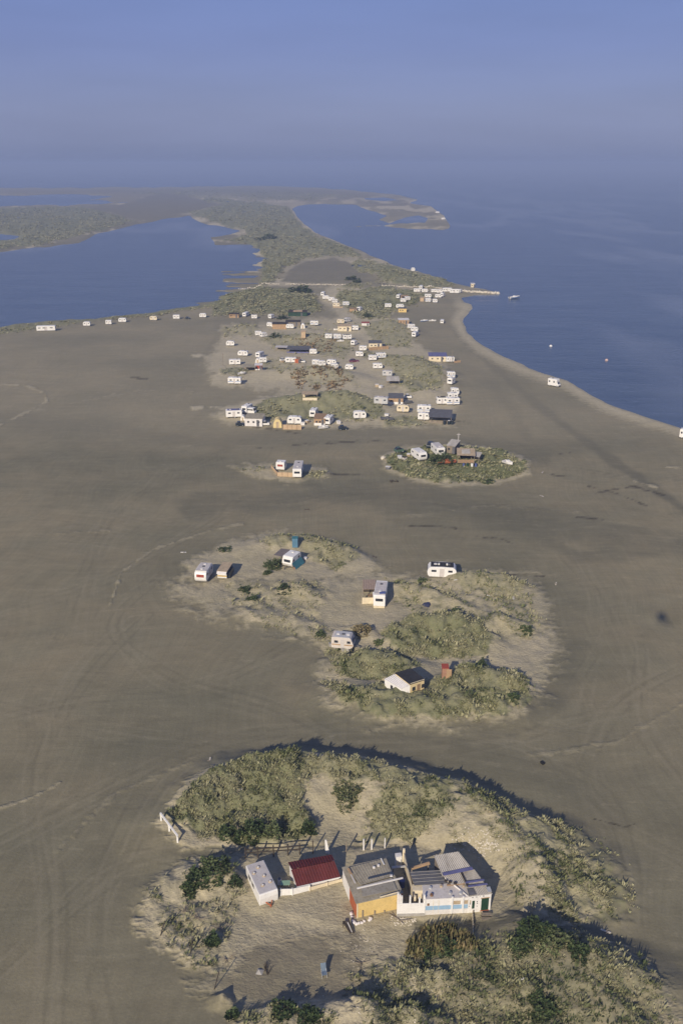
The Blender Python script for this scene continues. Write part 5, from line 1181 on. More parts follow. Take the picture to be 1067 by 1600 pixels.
for x, y, s in ((658, 1072, 'left'), (652, 1075, 'right')): 
    t = thing('water_can', {'left': 'white can beside the right corner of black-roofed cabin', 'right': 'white can under the window of black-roofed cabin'}[s], 'can', place(x, y)); MB().box(-.16, .16, -.12, .12, 0, .45).build('can', WHITE, t, bevel=.03); MB().cyl((0, 0, .45), (0, 0, .52), .05, .05, 8).build('cap', BLUE, t)
t = thing('tarpaulin_heap', 'dark blue tarpaulin heap in the hollow right of the timber porch', 'tarpaulin', place(667, 946))
bm = bmesh.new(); bmesh.ops.create_icosphere(bm, subdivisions=3, radius=1)
for v_ in bm.verts: k = 1 + .25 * math.sin(5 * v_.co.x + 3 * v_.co.y) * math.cos(4 * v_.co.y); v_.co = Vector((v_.co.x * .75 * k, v_.co.y * .6 * k, max(-.05, v_.co.z * .55 * k)))
me = bpy.data.meshes.new('cover'); bm.to_mesh(me); bm.free(); me.materials.append(pm('navy_tarpaulin', (.03, .036, .085), .7, .2, 1.5)); o = bpy.data.objects.new('cover', me); C.objects.link(o); o.parent = t
bush(752, 1043, 1.5, 1.3, 'small upright dark bush on the crest behind the right mound', n=110, tint=.7)
bush(711, 962, 1.6, 1.0, 'small dark bush topping the round grassy mound', n=90, tint=.6)
bush(803, 1098, 1.6, .8, 'dark green shrub at the right end of the lowest mound', n=90, tint=.6)
bush(350, 862, 2.8, .6, 'low dark shrub on sand behind the left white caravan', n=110, tint=.6)
bush(382, 925, 2.2, .7, 'small dark shrub on sand right of the yellow-fronted trailer', n=110, tint=.7)
bush(393, 938, 2.2, .7, 'small dark shrub on the sand slope below the trailer', n=110, tint=.6)
bush(443, 930, 2.4, 1.1, 'dark upright shrub on the small bare sand mound', n=130, tint=.75)
bush(660, 912, 1.8, .7, 'small green shrub on sand left below the dark-roofed caravan', n=90, tint=.4)
bush(823, 992, 2.2, .9, 'dark green shrub on the right edge of the middle dune', n=110, tint=.5)
bush(591, 1008, 1.6, .5, 'low green shrub between the silver-roofed caravan and round mound', n=80, tint=.3)
# ------------------------------------------------------------------ small fenced patch with two caravans
gD = 'caravans end-on by the plank fence'
axis_caravan((437.5, 722.5), (441.5, 717), 2.3, 'white caravan with red rear window at the left of the plank fence', style='slope', hatch=1, redwin=True)
axis_caravan((464, 733), (467.5, 719), 2.4, 'long white caravan with cab end at the right of the plank fence', style='box', hatch=2, roofm=LAV)
board_fence(424, 731, 434, 743, .8, PLYW, 'short slanting plywood fence left of the two end-on caravans', rail=WOODB)
board_fence(433, 744, 466, 745, 1.1, PLYW, 'low brown plywood fence in front of the two end-on caravans', rail=WOODB)
# ------------------------------------------------------------------ oval green island
axis_caravan((661, 706), (648, 697.5), 2.35, 'white caravan slanting towards us at the left end of the green island', style='round', hatch=1, L=5.2)
axis_caravan((687, 700), (681, 694.5), 2.3, 'white caravan with pale roof behind the bush on the green island', style='box', roofm=LAV, hatch=1, L=5.0)
inst('card', 667, 677, 704, 70, 'dark car parked between two white caravans on the green island')
inst('carg', 616, 630, 709, 20, 'dull green car wreck at the left edge of the green island')
shack('grey_shed', 'shed', 696, 718, 714, 4.0, 2.0, WOOD, GREYM, 'grey iron-roofed shed behind the bush on the green island', slope=.5, rz=-25, corr=True)
shack('thatched_shack', 'shack', 712, 741, 727, 4.2, 2.0, WOODD, TANP, 'tan patched roof shack with open porch on the green island', slope=.5, open_front=True, rz=-6, frontm=WOODB, patch=GREYM)
shack('grey_shed', 'shed', 734, 752, 725, 3.0, 1.8, WOOD, GREYM, 'small grey shed with tan edge right of the tan-roofed shack', slope=.3, rz=-20, open_front=True)
inst('boatr', 682, 712, 731, 3, 'reddish brown boat lying in grass before the island bush')
inst('boat', 784, 801, 730, -52, 'white boat beached on grass at the right end of the green island')
t = thing('mast', 'thin tall white mast rising behind the island sheds', 'mast', place(715, 703)); MB().cyl((0, 0, -.2), (0, 0, 4.6), .09, .05, 8).build('pole', WHITE2, t); MB().beam((-.5, 0, 4.2), (.5, 0, 4.2), .06).build('crossbar', WHITE2, t)
for x, y, m_, lb in ((598, 717, STONE, 'pale rock at the far left tip of the green island'), (654, 726, WST, 'white rock in the grass of the green island')): stone(x, y, .8 if x < 600 else .5, lb, m_, name='rock')
for i, (x, y, m_, lb) in enumerate([(624, 716, SILVER, 'grey crate in the junk left of the island caravan'), (632, 718, LAV, 'white crate in the junk left of the island caravan'), (638, 713, TANP, 'tan crate nearest the caravan in the island junk'), (645, 709, ORANGE, 'orange crate under the left side of the island caravan'), (606, 733, GREYD, 'dark crate on the lower left grass of the island')]):
    t = thing('crate', lb, 'crate', place(x, y), i * .7); MB().box(-.55, .55, -.4, .4, 0, .65).build('box', m_, t, bevel=.03); MB().box(-.58, .58, -.43, .43, .65, .72).build('lid', WOODD if i % 2 else WHITE2, t)
t = thing('wreck_heap', 'dark heap of burnt scrap on the sand below the green island', 'scrap', place(616, 753)); m = MB()
for k in range(8): m.beam((random.uniform(-1, 1), random.uniform(-.6, .6), 0), (random.uniform(-1.2, 1.2), random.uniform(-.6, .6), random.uniform(.2, .6)), .14)
m.build('beam', WOODD, t)
for i, (x, c_) in enumerate(((724, BLUE), (730, DGREEN), (737, WHITE), (743, BLUE))):
    t = thing('barrel', ['blue barrel under the tan-roofed shack porch', 'green barrel before the tan-roofed shack', 'white barrel right of the green barrel on the island', 'blue barrel before the small grey island shed'][i], 'barrel', place(x, 729)); MB().cyl((0, 0, 0), (0, 0, .9), .3, .3, 12).build('drum', c_, t); MB().cyl((0, 0, .9), (0, 0, .94), .25, .25, 12).build('lid', GREYD, t)
bush(689, 730, 6.6, 2.6, 'big dark green bush in the middle of the green island', n=420, tint=.5, leaf=.42, depth=5)
bush(763, 756, 2.6, .9, 'dark green shrub at the lower rim of the green island', n=90, tint=.6, leaf=.35)
# ------------------------------------------------------------------ the settlement
GR = {'f': 'vehicles along the front row of the settlement', 'm': 'caravans inside the settlement', 'b': 'caravans at the back of the settlement', 'l': 'caravans along the lagoon bank'}
V = [
 # front row
 ('cv', 353, 379, 654, 8, 'caravan with violet blue roof cover at the left end of the front row', 'f'),
 ('csl', 382, 392, 648, 70, 'small white caravan just behind the violet-roofed caravan', 'f'),
 ('van', 387, 400, 649, -20, 'white van right of the small caravan at front row left', 'f'),
 ('card', 368, 382, 667, 12, 'dark blue car parked before the violet-roofed caravan', 'f'),
 ('carw', 408, 421, 666, 10, 'white car right of the long grey awning', 'f'),
 ('cr', 449, 472, 664, -4, 'rounded white caravan behind the brown board fence in front row', 'f'),
 ('csl', 508, 520, 665, 75, 'white caravan attached to the right of orange striped shack', 'f'),
 ('boat', 498, 512, 672, 10, 'small white boat in front of the orange striped shack', 'f'),
 ('card', 528, 543, 673, 12, 'black car alone on sand right of the orange striped shack', 'f'),
 ('ct', 484, 497, 654, 80, 'pale upright caravan end behind the orange striped shack', 'f'),
 ('cr', 551, 572, 655, 6, 'rounded white caravan with two dark windows on the dune front edge', 'f'),
 ('boatd', 594, 615, 658, -15, 'grey silver boat on the sand at the front row', 'f'),
 ('cc', 619, 639, 645, -4, 'cream rounded caravan on grass right of the silver boat', 'f'),
 ('cg', 584, 607, 633, -12, 'pale caravan with windows joined to black-roofed orange shack', 'm'),
 ('boatd', 628, 645, 632, 8, 'dark covered boat right of the black-roofed orange shack', 'm'),
 ('carw', 632, 642, 623, 0, 'white car behind the dark covered boat', 'm'),
 ('cs', 651, 673, 646, -6, 'white caravan with dark side band behind the black tarp roof', 'f'),
 ('csl', 652, 671, 658, -8, 'white caravan under the left end of the black tarp roof', 'f'),
 ('cd', 681, 698, 633, 5, 'white caravan left of a pair on the bare sand right side', 'm'),
 ('cs', 696, 717, 634, 5, 'large white caravan of the pair on bare sand right side', 'm'),
 ('cb', 698, 714, 626, 5, 'white caravan parked directly behind the large one right side', 'm'),
 ('csl', 704, 715.5, 618, 5, 'small white caravan behind the pair on the right side', 'm'),
 ('cb', 699, 709.5, 602, 60, 'white caravan nearer of two standing end-on at right side', 'm'),
 ('cs', 697.5, 710, 590.5, 5, 'white caravan farther of two isolated at the right side', 'm'),
 ('mh', 855, 874, 606, -42, 'white motorhome alone on the beach close to the water', None),
 ('mh', 1061, 1079, 688, -30, 'white motorhome cut by the right edge of the picture', None),
 # left block
 ('cr', 372, 388.5, 557, -4, 'rounded white caravan highest on the left side dune', 'm'),
 ('cb', 358, 376.5, 571, 8, 'white caravan with dark right end on the left edge', 'm'),
 ('csl', 402, 411, 560, 70, 'small white caravan right of the left edge caravans', 'm'),
 ('cb', 405.5, 416, 567.5, 15, 'white caravan next to a pale tent on the left side', 'm'),
 ('cs', 357, 378, 601, -5, 'white caravan nearest the flat at the lower left of settlement', 'm'),
 ('boat', 371, 385, 586, 30, 'pale boat leaning on its side near the grey flat roof', 'm'),
 ('carw', 438, 446, 565, 0, 'small white car at the left end of middle lane', 'm'),
 ('cb', 446, 463, 567.5, 2, 'white caravan with low awning in the middle lane', 'm'),
 ('carw', 468, 476, 567, 0, 'white car right of the awning caravan in middle lane', 'm'),
 ('cs', 489, 498, 571, 0, 'small blue and white caravan in the middle lane', 'm'),
 ('csl', 498, 508, 573.5, 15, 'white caravan tilted behind the brown dune top', 'm'),
 ('cr', 510, 526, 571, -6, 'cream white caravan at the right of the brown dune top', 'm'),
 ('ct', 517, 528, 577.5, 10, 'white caravan with orange side below cream caravan', 'm'),
 ('cr', 539, 552.5, 578.5, -6, 'rounded white caravan alone beside the lane bend', 'm'),
 ('cr', 555, 567.5, 558, 4, 'rounded white caravan above the maroon car', 'm'),
 ('carr', 545, 561, 566.5, 12, 'maroon car parked below a rounded caravan in the lane', 'm'),
 ('cb', 575, 588, 564.5, 10, 'white caravan with red edge left of a twin', 'm'),
 ('cs', 587, 602.5, 561.5, 15, 'white caravan with blue window right of its twin', 'm'),
 ('csl', 582, 597.5, 577, 5, 'white caravan with lavender roof below the twins', 'm'),
 ('cg', 597, 612.5, 588.5, -4, 'silver and white caravan among dune grass at the centre', 'm'),
 ('cb', 695.5, 709, 566.5, 5, 'white caravan with two windows at right end of blue-roofed shack', 'm'),
 ('csl', 484, 495.5, 554, 0, 'white caravan at the right end of the dark scrap shelter', 'm'),
 ('carw', 465, 474, 549, 30, 'white car half under the dark scrap shelter', 'm'),
 # rows behind
 ('cr', 417, 426, 511, 3, 'white caravan at the left end of the long orange shelter', 'b'),
 ('cb', 424, 433.5, 512, 3, 'second white caravan at the left of the long orange shelter', 'b'),
 ('cr', 447, 459.5, 514, 0, 'rounded white caravan before the long orange shelter', 'b'),
 ('cs', 485, 497, 509, 0, 'white caravan with three windows alone on the back lane', 'b'),
 ('cc', 526, 538, 506, 4, 'cream caravan beside a grey one on the back lane', 'b'),
 ('cg', 538, 547.5, 504, 40, 'grey end-on caravan right of the cream one', 'b'),
 ('cb', 549, 559.5, 516.5, 0, 'white caravan at right end of the pale row shack', 'b'),
 ('cb', 399, 408.5, 525, 10, 'white caravan left of a joined pair on left back dune', 'b'),
 ('csl', 408, 416, 527.5, 40, 'white caravan right of a joined pair on left back dune', 'b'),
 ('cr', 354, 367, 541, 0, 'rounded white caravan alone at the left edge of the dune', 'b'),
 ('cb', 508, 518.5, 530, 2, 'plain white caravan first of three in the centre row', 'b'),
 ('cs', 521, 532.5, 530.5, 2, 'white caravan with blue lower band second in centre row', 'b'),
 ('cd', 535, 549, 531.5, 12, 'brown and white caravan third in the centre row', 'b'),
 ('cr', 549, 557, 541, 60, 'small rounded caravan end-on right of the centre row', 'b'),
 ('boat', 529, 535, 535.5, 0, 'tiny white dinghy below the centre row', 'b'),
 ('cb', 561, 572.5, 548.5, 2, 'white caravan left of the long orange board wall', 'b'),
 ('cb', 636, 647.5, 514, 8, 'white caravan upper one of three on the right lane', 'b'),
 ('cr', 641, 652.5, 518.5, 4, 'white caravan middle one of three on the right lane', 'b'),
 ('cs', 644, 652, 527.5, 70, 'white caravan nearest of three on the right lane', 'b'),
 ('van', 687, 694, 506, 80, 'white van end-on near the two beached boats', 'b'),
 ('boatb', 656, 668.5, 503, 4, 'blue and white motor boat on the open sand', None),
 ('boat', 669, 681, 503, -3, 'white motor boat beside the blue and white one', None),
 # far cluster left
 ('cbf', 502, 507.5, 462.5, 80, 'white van-like caravan highest in the far left cluster', 'b'),
 ('crf', 504, 514, 468, 0, 'white caravan second in the far left cluster', 'b'),
 ('crf', 513, 523, 471, -4, 'white caravan third in the far left cluster', 'b'),
 ('cbf', 519, 527, 474, 20, 'white caravan fourth in the far left cluster', 'b'),
 ('ccf', 520, 531, 479.5, 0, 'cream caravan fifth in the far left cluster', 'b'),
 ('csf', 535, 545.5, 478, 10, 'white and blue caravan at the right of the far left cluster', 'b'),
 ('cbf', 558, 565.5, 487, 60, 'white end-on caravan beside orange boards on far lane', 'b'),
 ('cbf', 601, 611, 480.5, 0, 'white caravan alone left of the yellow fronted one', 'b'),
 # far cluster right
 ('cbf', 620, 626, 468, 70, 'white end-on caravan above the orange awning on the right', 'b'),
 ('crf', 625, 634, 473, 0, 'white caravan under the orange awning on the right', 'b'),
 ('cbf', 632, 640, 471, 20, 'white caravan right of the orange awning', 'b'),
 ('crf', 618, 631, 482, -3, 'white caravan behind yellow boards on the right', 'b'),
 ('cbf', 646, 656, 456.5, 0, 'first white caravan from the left in the far shore row', 'b'),
 ('cbf', 655, 660, 452, 80, 'small white caravan just behind the far shore row left end', 'b'),
 ('crf', 658, 668, 457, 0, 'second white caravan from the left in the far shore row', 'b'),
 ('cbf', 673, 681, 457.5, 5, 'third white caravan from the left in the far shore row', 'b'),
 ('crf', 681, 691, 458, 0, 'fourth white caravan from the left in the far shore row', 'b'),
 ('cmf', 691, 705, 456.5, 3, 'long white mobile home left half of far shore row end', 'b'),
 ('cmf', 703, 716, 458.5, -4, 'long white mobile home right half of far shore row end', 'b'),
 ('cbf', 715, 721, 458, 60, 'small white caravan at the shore end of the far row', 'b'),
 ('cbf', 663, 673, 466, 2, 'white caravan behind its twin before the far shore row', 'b'),
 ('csf', 664, 672.5, 472.5, 2, 'white caravan with blue band nearest before the far shore row', 'b'),
 ('crf', 679, 689, 465.5, 0, 'rounded white caravan right of the twins before shore row', 'b'),
 ('cbf', 688, 694, 464, 60, 'small end-on caravan touching the rounded one near shore', 'b'),
 ('crf', 675, 683, 473.5, 4, 'small white caravan on the sand below the shore group', 'b'),
 # lagoon bank
 ('cmf', 59, 88, 518, 8, 'long white mobile home leftmost on the lagoon bank', 'l'),
 ('crf', 131, 142.5, 510, 4, 'small white caravan second from the left on lagoon bank', 'l'),
 ('cbf', 166, 175.5, 507.5, 6, 'white box caravan third from the left on lagoon bank', 'l'),
 ('crf', 186, 198.5, 504, 4, 'low white caravan fourth from the left on lagoon bank', 'l'),
 ('ccf', 235, 247, 501, -4, 'weathered cream caravan fifth from the left on lagoon bank', 'l'),
 ('cbf', 271, 281.5, 499, 6, 'white caravan sixth from the left on lagoon bank', 'l'),
 ('card', 290, 297, 499, 0, 'dark car right of the sixth caravan on lagoon bank', 'l'),
 ('crf', 312, 323, 496.5, 2, 'white caravan seventh from the left on lagoon bank', 'l'),
 ('cbf', 381, 387.5, 495.5, 75, 'upright white caravan left of a grey-roofed one', 'l'),
 ('cdf', 393, 402, 498.5, 5, 'grey-roofed white caravan right of the upright one', 'l'),
 ('cbf', 420, 428, 498.5, 60, 'small white caravan alone beneath the lagoon scrub', 'l'),
]
for key, x0, x1, yb, rz, lab, g in V:
    inst(key, x0, x1, yb, rz, lab, GR.get(g))
# tables for shacks: name, cat, x0, x1, yb, depth, h, wall, roof, label, opts
S = [
 ('long_awning', 'awning', 384, 414, 667, 4.5, 2.3, WHITE2, GREYR, 'long grey-roofed white awning with dark opening in the front row', dict(rz=-6, win=3, slope=.3)),
 ('orange_shack', 'shack', 491, 510, 665, 4.0, 2.0, ORANGE, WOODB, 'orange and white striped shack in the front row', dict(open_front=False, frontm=WHITE, rz=-5, slope=.5, win=2)),
 ('beige_frame_hut', 'hut', 473, 496, 628, 3.0, 1.9, CREAM, TANP, 'beige open frame hut on top of the green front dune', dict(open_front=True, frontm=CREAM, slope=.2)),
 ('black_roof_shack', 'shack', 606, 630, 632, 4.0, 2.0, ORANGE, GREYD, 'black-roofed shack with orange board wall', dict(rz=-4, slope=.6, corr=False, frontm=WHITE)),
 ('tarp_shelter', 'shelter', 668, 707, 662, 6.5, 1.9, WOODB, GREYD, 'large black tarp roof on poles at the right of front row', dict(open_front=True, slope=.6, frontm=WOOD, rz=-8, corr=False)),
 ('tarp_shelter', 'shelter', 604, 623, 602, 4.0, 1.4, WOOD, GREYM, 'grey sheet shelter tilted on poles among the dune grass', dict(open_front=True, slope=.7)),
 ('flat_roof_shelter', 'shelter', 381, 400, 580, 4.0, 1.6, WOOD, GREYR, 'flat grey roof shelter low on the left side dune', dict(open_front=True, slope=.3)),
 ('red_white_hut', 'hut', 399, 410, 578.5, 2.5, 2.0, REDP, WHITE2, 'small red and white hut right of the flat grey shelter', dict(frontm=WHITE)),
 ('blue_roof_shack', 'shack', 669, 697, 565, 4.5, 2.0, CREAM, PBLUE, 'cream walled shack under violet blue roof at right edge', dict(win=3, slope=.6, rz=-2)),
 ('scrap_shelter', 'shelter', 448, 486, 552, 5.0, 1.5, WOOD, GREYD, 'long dark scrap shelter on the back dune', dict(open_front=True, slope=.5, frontm=PBLUE, rz=-6)),
 ('scrap_shelter', 'shelter', 431, 450, 548, 3.0, 1.2, WOOD, LAV, 'pale low scrap shelter at the left end of dark one', dict(open_front=True, slope=.2, rz=-5)),
 ('orange_shelter', 'shelter', 426, 448, 513, 4.0, 1.9, ORANGE, WOODD, 'long orange-walled shelter on the back lane', dict(win=0, door=False, slope=.4)),
 ('dark_shelter', 'shelter', 447, 470, 510, 4.0, 1.9, WOOD, WOODD, 'dark-roofed shelter right of the orange-walled one', dict(win=0, slope=.4)),
 ('pale_row_shack', 'shack', 528, 549, 518, 3.5, 2.2, CREAM, TANP, 'pale tan row shack on the back dune', dict(slope=.4, rz=-2, win=3)),
 ('low_dark_hut', 'hut', 451, 480, 494, 5.0, 1.9, DGREEN, WOODD, 'low dark hut with tan roof patch under the lagoon scrub', dict(patch=PLYW, slope=.4, win=2)),
 ('tan_tower_hut', 'hut', 471, 477.5, 529, 1.8, 2.6, PLYW, PLYW, 'tall narrow tan hut on the central back dune', dict(win=0, door=False, corr=False)),
 ('red_white_shed', 'shed', 565, 576.5, 509, 2.5, 1.2, WHITE2, REDP, 'low red and white shed in dune grass', dict(win=0)),
 ('striped_roof_hut', 'hut', 576, 596, 544, 4.0, 2.0, CREAM, GREYD, 'dark striped roof hut behind the long orange board wall', dict(slope=.5, win=2)),
 ('orange_white_hut', 'hut', 622, 638, 506.5, 4.0, 2.1, ORANGE, WHITE2, 'orange and white hut at the top of the right lane', dict(slope=.3, win=2)),
 ('yellow_front_hut', 'hut', 622, 634.5, 488, 3.0, 1.9, YELLOW, GREYD, 'yellow fronted hut on the far right lane', dict(slope=.3, win=2, door=False)),
 ('orange_awning', 'awning', 626, 637, 468.5, 3.0, 1.9, PLYW, ORANGE, 'small orange awning among the far right caravans', dict(open_front=True)),
 ('tan_shed', 'shed', 656, 664, 471, 2.5, 2.0, PLYW, TANP, 'tan shed left of the twin caravans near shore', dict(win=0)),
 ('orange_shed', 'shed', 546, 557, 486.5, 2.5, 1.3, ORANGE, WOODB, 'low orange shed left of the end-on far caravan', dict(win=0)),
 ('bank_shack', 'shack', 359, 374, 496.5, 3.0, 1.8, WOODB, WOODD, 'dark brown shack with orange front on the lagoon bank', dict(win=1, frontm=ORANGE)),
 ('red_shed', 'shed', 461, 469, 567.5, 2.5, 1.6, RUST, WOODB, 'small rust shed between cars in the middle lane', dict(win=0)),
 ('watch_hut', 'hut', 735, 741, 449, 2.5, 2.2, CREAM, WHITE2, 'small pale hut on the point above the rock jetty', dict(win=1)),
]
for nm, ct, x0, x1, yb, dp, h, wl, rf, lb, kw in S: shack(nm, ct, x0, x1, yb, dp, h, wl, rf, lb, **kw)
def arch_tent(x0, x1, yb, dep, h, mat, label, rz=0):
    p = place((x0 + x1) / 2, yb); w = (x1 - x0) / pxm(yb) / 2; t = thing('tent', label, 'tent', (p.x, p.y + dep / 2, p.z - .03), rz)
    pr = [(w * math.cos(a) * (1 if a not in (0, math.pi) else 1), h * math.sin(a) ** .7) for a in [math.pi * k / 10 for k in range(11)]]
    MB().extr(pr, -dep / 2, dep / 2).build('canvas', mat, t); MB().box(-w * .3, w * .3, -dep / 2 - .03, -dep / 2 - .005, 0, h * .7).build('flap', TANP, t); return t
arch_tent(427, 440.5, 668.5, 3.0, 2.6, YTENT, 'arched yellow canvas tent in the front row')
arch_tent(399, 406.5, 567, 2.2, 1.7, WHITE2, 'small pale tent left of a white caravan on left side')
arch_tent(470, 476.5, 513.5, 2.0, 2.4, WHITE, 'round white tent at the right end of dark shelter')
arch_tent(376, 383, 657, 1.8, 1.4, WHITE, 'little white tent beside the violet-roofed caravan')
board_fence(442, 671, 471, 671.5, 1.5, PLYW, 'brown board fence in front of the rounded front row caravan', rail=WOODB)
board_fence(576, 547.5, 607, 545, 1.3, ORANGE, 'long orange board wall on the right back dune', rail=WOODB)
board_fence(426, 514, 447, 514.5, .9, ORANGE, 'low orange boards below the long orange shelter', rail=WOODB)
board_fence(709, 567, 719, 566, .8, ORANGE, 'short orange boards at the right of the blue-roofed shack', rail=WOODB)
board_fence(520, 480.5, 536, 481, .8, TANP, 'tan boards below the far left caravan cluster', posts=False)
board_fence(547, 516.5, 521, 516, .8, WHITE2, 'pale boards left of the pale row shack', posts=False)
for i, (x, y) in enumerate(((473, 664), (480, 661), (529, 662), (589, 604), (595, 606), (404, 663), (604, 651), (441, 566))):
    t = thing('crate', ['white crate right of the brown board fence', 'pale crate left of the orange striped shack', 'pale crate behind the black car', 'white crate left of the tilted grey shelter', 'second white crate under the tilted grey shelter', 'white crate at the right foot of the long awning', 'pale crate behind the silver boat', 'white crate by the small car in middle lane'][i], 'crate', place(x, y), i)
    MB().box(-.6, .6, -.45, .45, 0, .8).build('box', WHITE2 if i % 2 == 0 else TANP, t, bevel=.03); MB().box(-.64, .64, -.48, .48, .8, .86).build('lid', WHITE, t)
for i, (x, y) in enumerate(((349, 572), (706, 567), (1, 1))[:2]):
    t = thing('mast', ['thin grey mast at the left edge of settlement', 'thin mast behind the blue-roofed shack'][i], 'mast', place(x, y)); MB().cyl((0, 0, -.2), (0, 0, 5.0), .09, .06, 7).build('pole', WOOD, t); MB().beam((-.6, 0, 4.3), (.6, 0, 4.3), .06).build('crossbar', WOOD, t)
# bicycles' dark clutter under the black tarp: barrels
for i, x in enumerate((694, 701, 706)):
    t = thing('barrel', ['left dark barrel under the black tarp roof', 'middle dark barrel under the black tarp roof', 'right dark barrel at the end of the black tarp roof'][i], 'barrel', place(x, 663)); MB().cyl((0, 0, 0), (0, 0, 1.1), .45, .45, 12).build('drum', DARKCAR, t); MB().cyl((0, 0, 1.1), (0, 0, 1.16), .36, .36, 12).build('lid', WHITE if i == 1 else GREYD, t)
# boulders of the lines across the spit and of the jetty
bo = None
def boulder_line(pts, n, s, label, group, gap=()):
    global bo
    P = [Vector(p) for p in pts]; Ls = [(P[i + 1] - P[i]).length for i in range(len(P) - 1)]; tot = sum(Ls)
    for k in range(n):
        if any(a <= k / n <= b for a, b in gap): continue
        d = tot * (k + .5) / n; i = 0
        while i < len(Ls) - 1 and d > Ls[i]: d -= Ls[i]; i += 1
        q = P[i].lerp(P[i + 1], d / Ls[i]); p = at(q.x, q.y + random.uniform(-.5, .5), 0); z = float(hgt(p.x, p.y))
        if bo is None:
            bm = bmesh.new(); bmesh.ops.create_icosphere(bm, subdivisions=1, radius=1)
            for v_ in bm.verts: v_.co *= random.uniform(.75, 1.15)
            me = bpy.data.meshes.new('boulder'); bm.to_mesh(me); bm.free(); me.materials.append(STONE); o = bo = bpy.data.objects.new('boulder', me)
        else: o = bo.copy()
        C.objects.link(o); o.location = (p.x, p.y, max(z, -.5) + s * .25); o.rotation_euler = (random.random() * 6, random.random() * 6, random.random() * 6)
        o.scale = (s * random.uniform(.7, 1.4), s * random.uniform(.7, 1.3), s * random.uniform(.6, 1.0)); tag(o, label, 'boulder', group)
boulder_line([(372, 452), (400, 449), (417, 444)], 16, .6, 'pale boulder in the left line near the lagoon edge', 'boulders near the lagoon edge')
boulder_line([(415, 445), (440, 444), (470, 444.5), (500, 446), (540, 448)], 52, .55, 'pale boulder in the long line under the bare dark flat', 'boulders of the long line across the spit', gap=((.16, .24),))
boulder_line([(596, 447), (640, 449), (675, 450), (700, 452)], 40, .6, 'pale boulder in the line behind the far caravan row', 'boulders behind the far caravan row')
boulder_line([(716, 455), (740, 457), (779, 458)], 30, 1.0, 'boulder of the short jetty running into the sea', 'boulders of the sea jetty')
# afloat
o = inst('boatb', 798, 808, 471, 30, 'white motor boat moored off the rock jetty', L=6); o.location.z = -.55; o.scale = (1.5, 1.4, 1.4)
for i, (x, y) in enumerate(((860, 541), (947, 563))):
    p = at(x, y, -.4); t = thing('buoy', ['white buoy floating nearer the beach bend', 'round pinkish buoy farther to the right on the sea'][i], 'buoy', p); bm = bmesh.new(); bmesh.ops.create_uvsphere(bm, u_segments=14, v_segments=9, radius=.62)
    me = bpy.data.meshes.new('float'); bm.to_mesh(me); bm.free(); me.materials.append(WHITE if i == 0 else pm('faded_pink_buoy', (.6, .42, .36), .5, .1, 1)); f = bpy.data.objects.new('float', me); C.objects.link(f); f.parent = t; MB().cyl((0, 0, .5), (0, 0, .95), .06, .06, 6).build('handle', GREYD, t)
for i, (x, y) in enumerate(((683, 333), (692, 343), (645, 424))):
    t = inst('crf', x - 3, x + 3, y, 0, ['tiny white caravan on the outer rim of the far spit tip', 'tiny white caravan near the end of the far spit tip', 'tiny white caravan on the seaward dune beyond the boulder line'][i], hs=1.2)
# named far bushes
for x, y, w, h, lb in [(421, 374, 15, 5, 'dark round thicket standing out in the far peninsula grass'), (407, 376, 10, 3.5, 'smaller dark thicket left of the round one on far peninsula'), (469, 458, 14, 3.4, 'wide dark thicket just below the long boulder line'),
                       (550, 438, 9, 2.5, 'dark thicket at the lower right of the bare dark flat'), (558, 442, 6, 2, 'small dark thicket by the right boulder line'), (574, 497, 5, 2.2, 'dark bush on the far lane edge below the caravans'),
                       (442, 499, 6, 2, 'dark bush left of the low dark hut'), (430, 529, 5, 2, 'dark olive bush right of the joined caravan pair')]:
    bush(x, y, w, h, lb, n=120, tint=.75, leaf=w * .10, stems=True)
# ------------------------------------------------------------------ the helicopter the picture is taken from, behind the camera; its shadow lies on the flat
t = thing('helicopter', 'small helicopter hovering just behind the viewpoint, its blurred shadow on the sand', 'helicopter', (0.1, -3.4, CAM_H + 1.6), math.radians(90))
MB().extr([(-1.6, .3), (-1.2, -.55), (.5, -.7), (1.5, -.35), (1.75, .05), (1.3, .55), (.4, .95), (-1.1, .9)], -.65, .65).build('cabin', REDP, t, bevel=.2)
MB().beam((-1.4, 0, .4), (-5.2, 0, .7), .3, .3).build('tail_boom', REDP, t); MB().box(-5.4, -5.0, -.04, .04, .2, 1.5).build('tail_fin', WHITE, t)
MB().cyl((0, 0, .9), (0, 0, 1.5), .12, .1, 8).build('rotor_mast', GREYD, t)
for a in (0.5, 0.5 + math.pi): MB().beam((0, 0, 1.5), (math.cos(a) * 3.6, math.sin(a) * 3.6, 1.42), .2, .04).build('rotor_blade', GREYD, t)
t.scale = (.72, .72, .72)
for sy in (-1, 1): MB().cyl((-1.2, sy * .8, -1.1), (1.3, sy * .8, -1.1), .05, .05, 6).cyl((-.6, sy * .5, -.5), (-.6, sy * .8, -1.1), .04, .04, 6).cyl((.7, sy * .5, -.5), (.7, sy * .8, -1.1), .04, .04, 6).build('skid', GREYD, t)

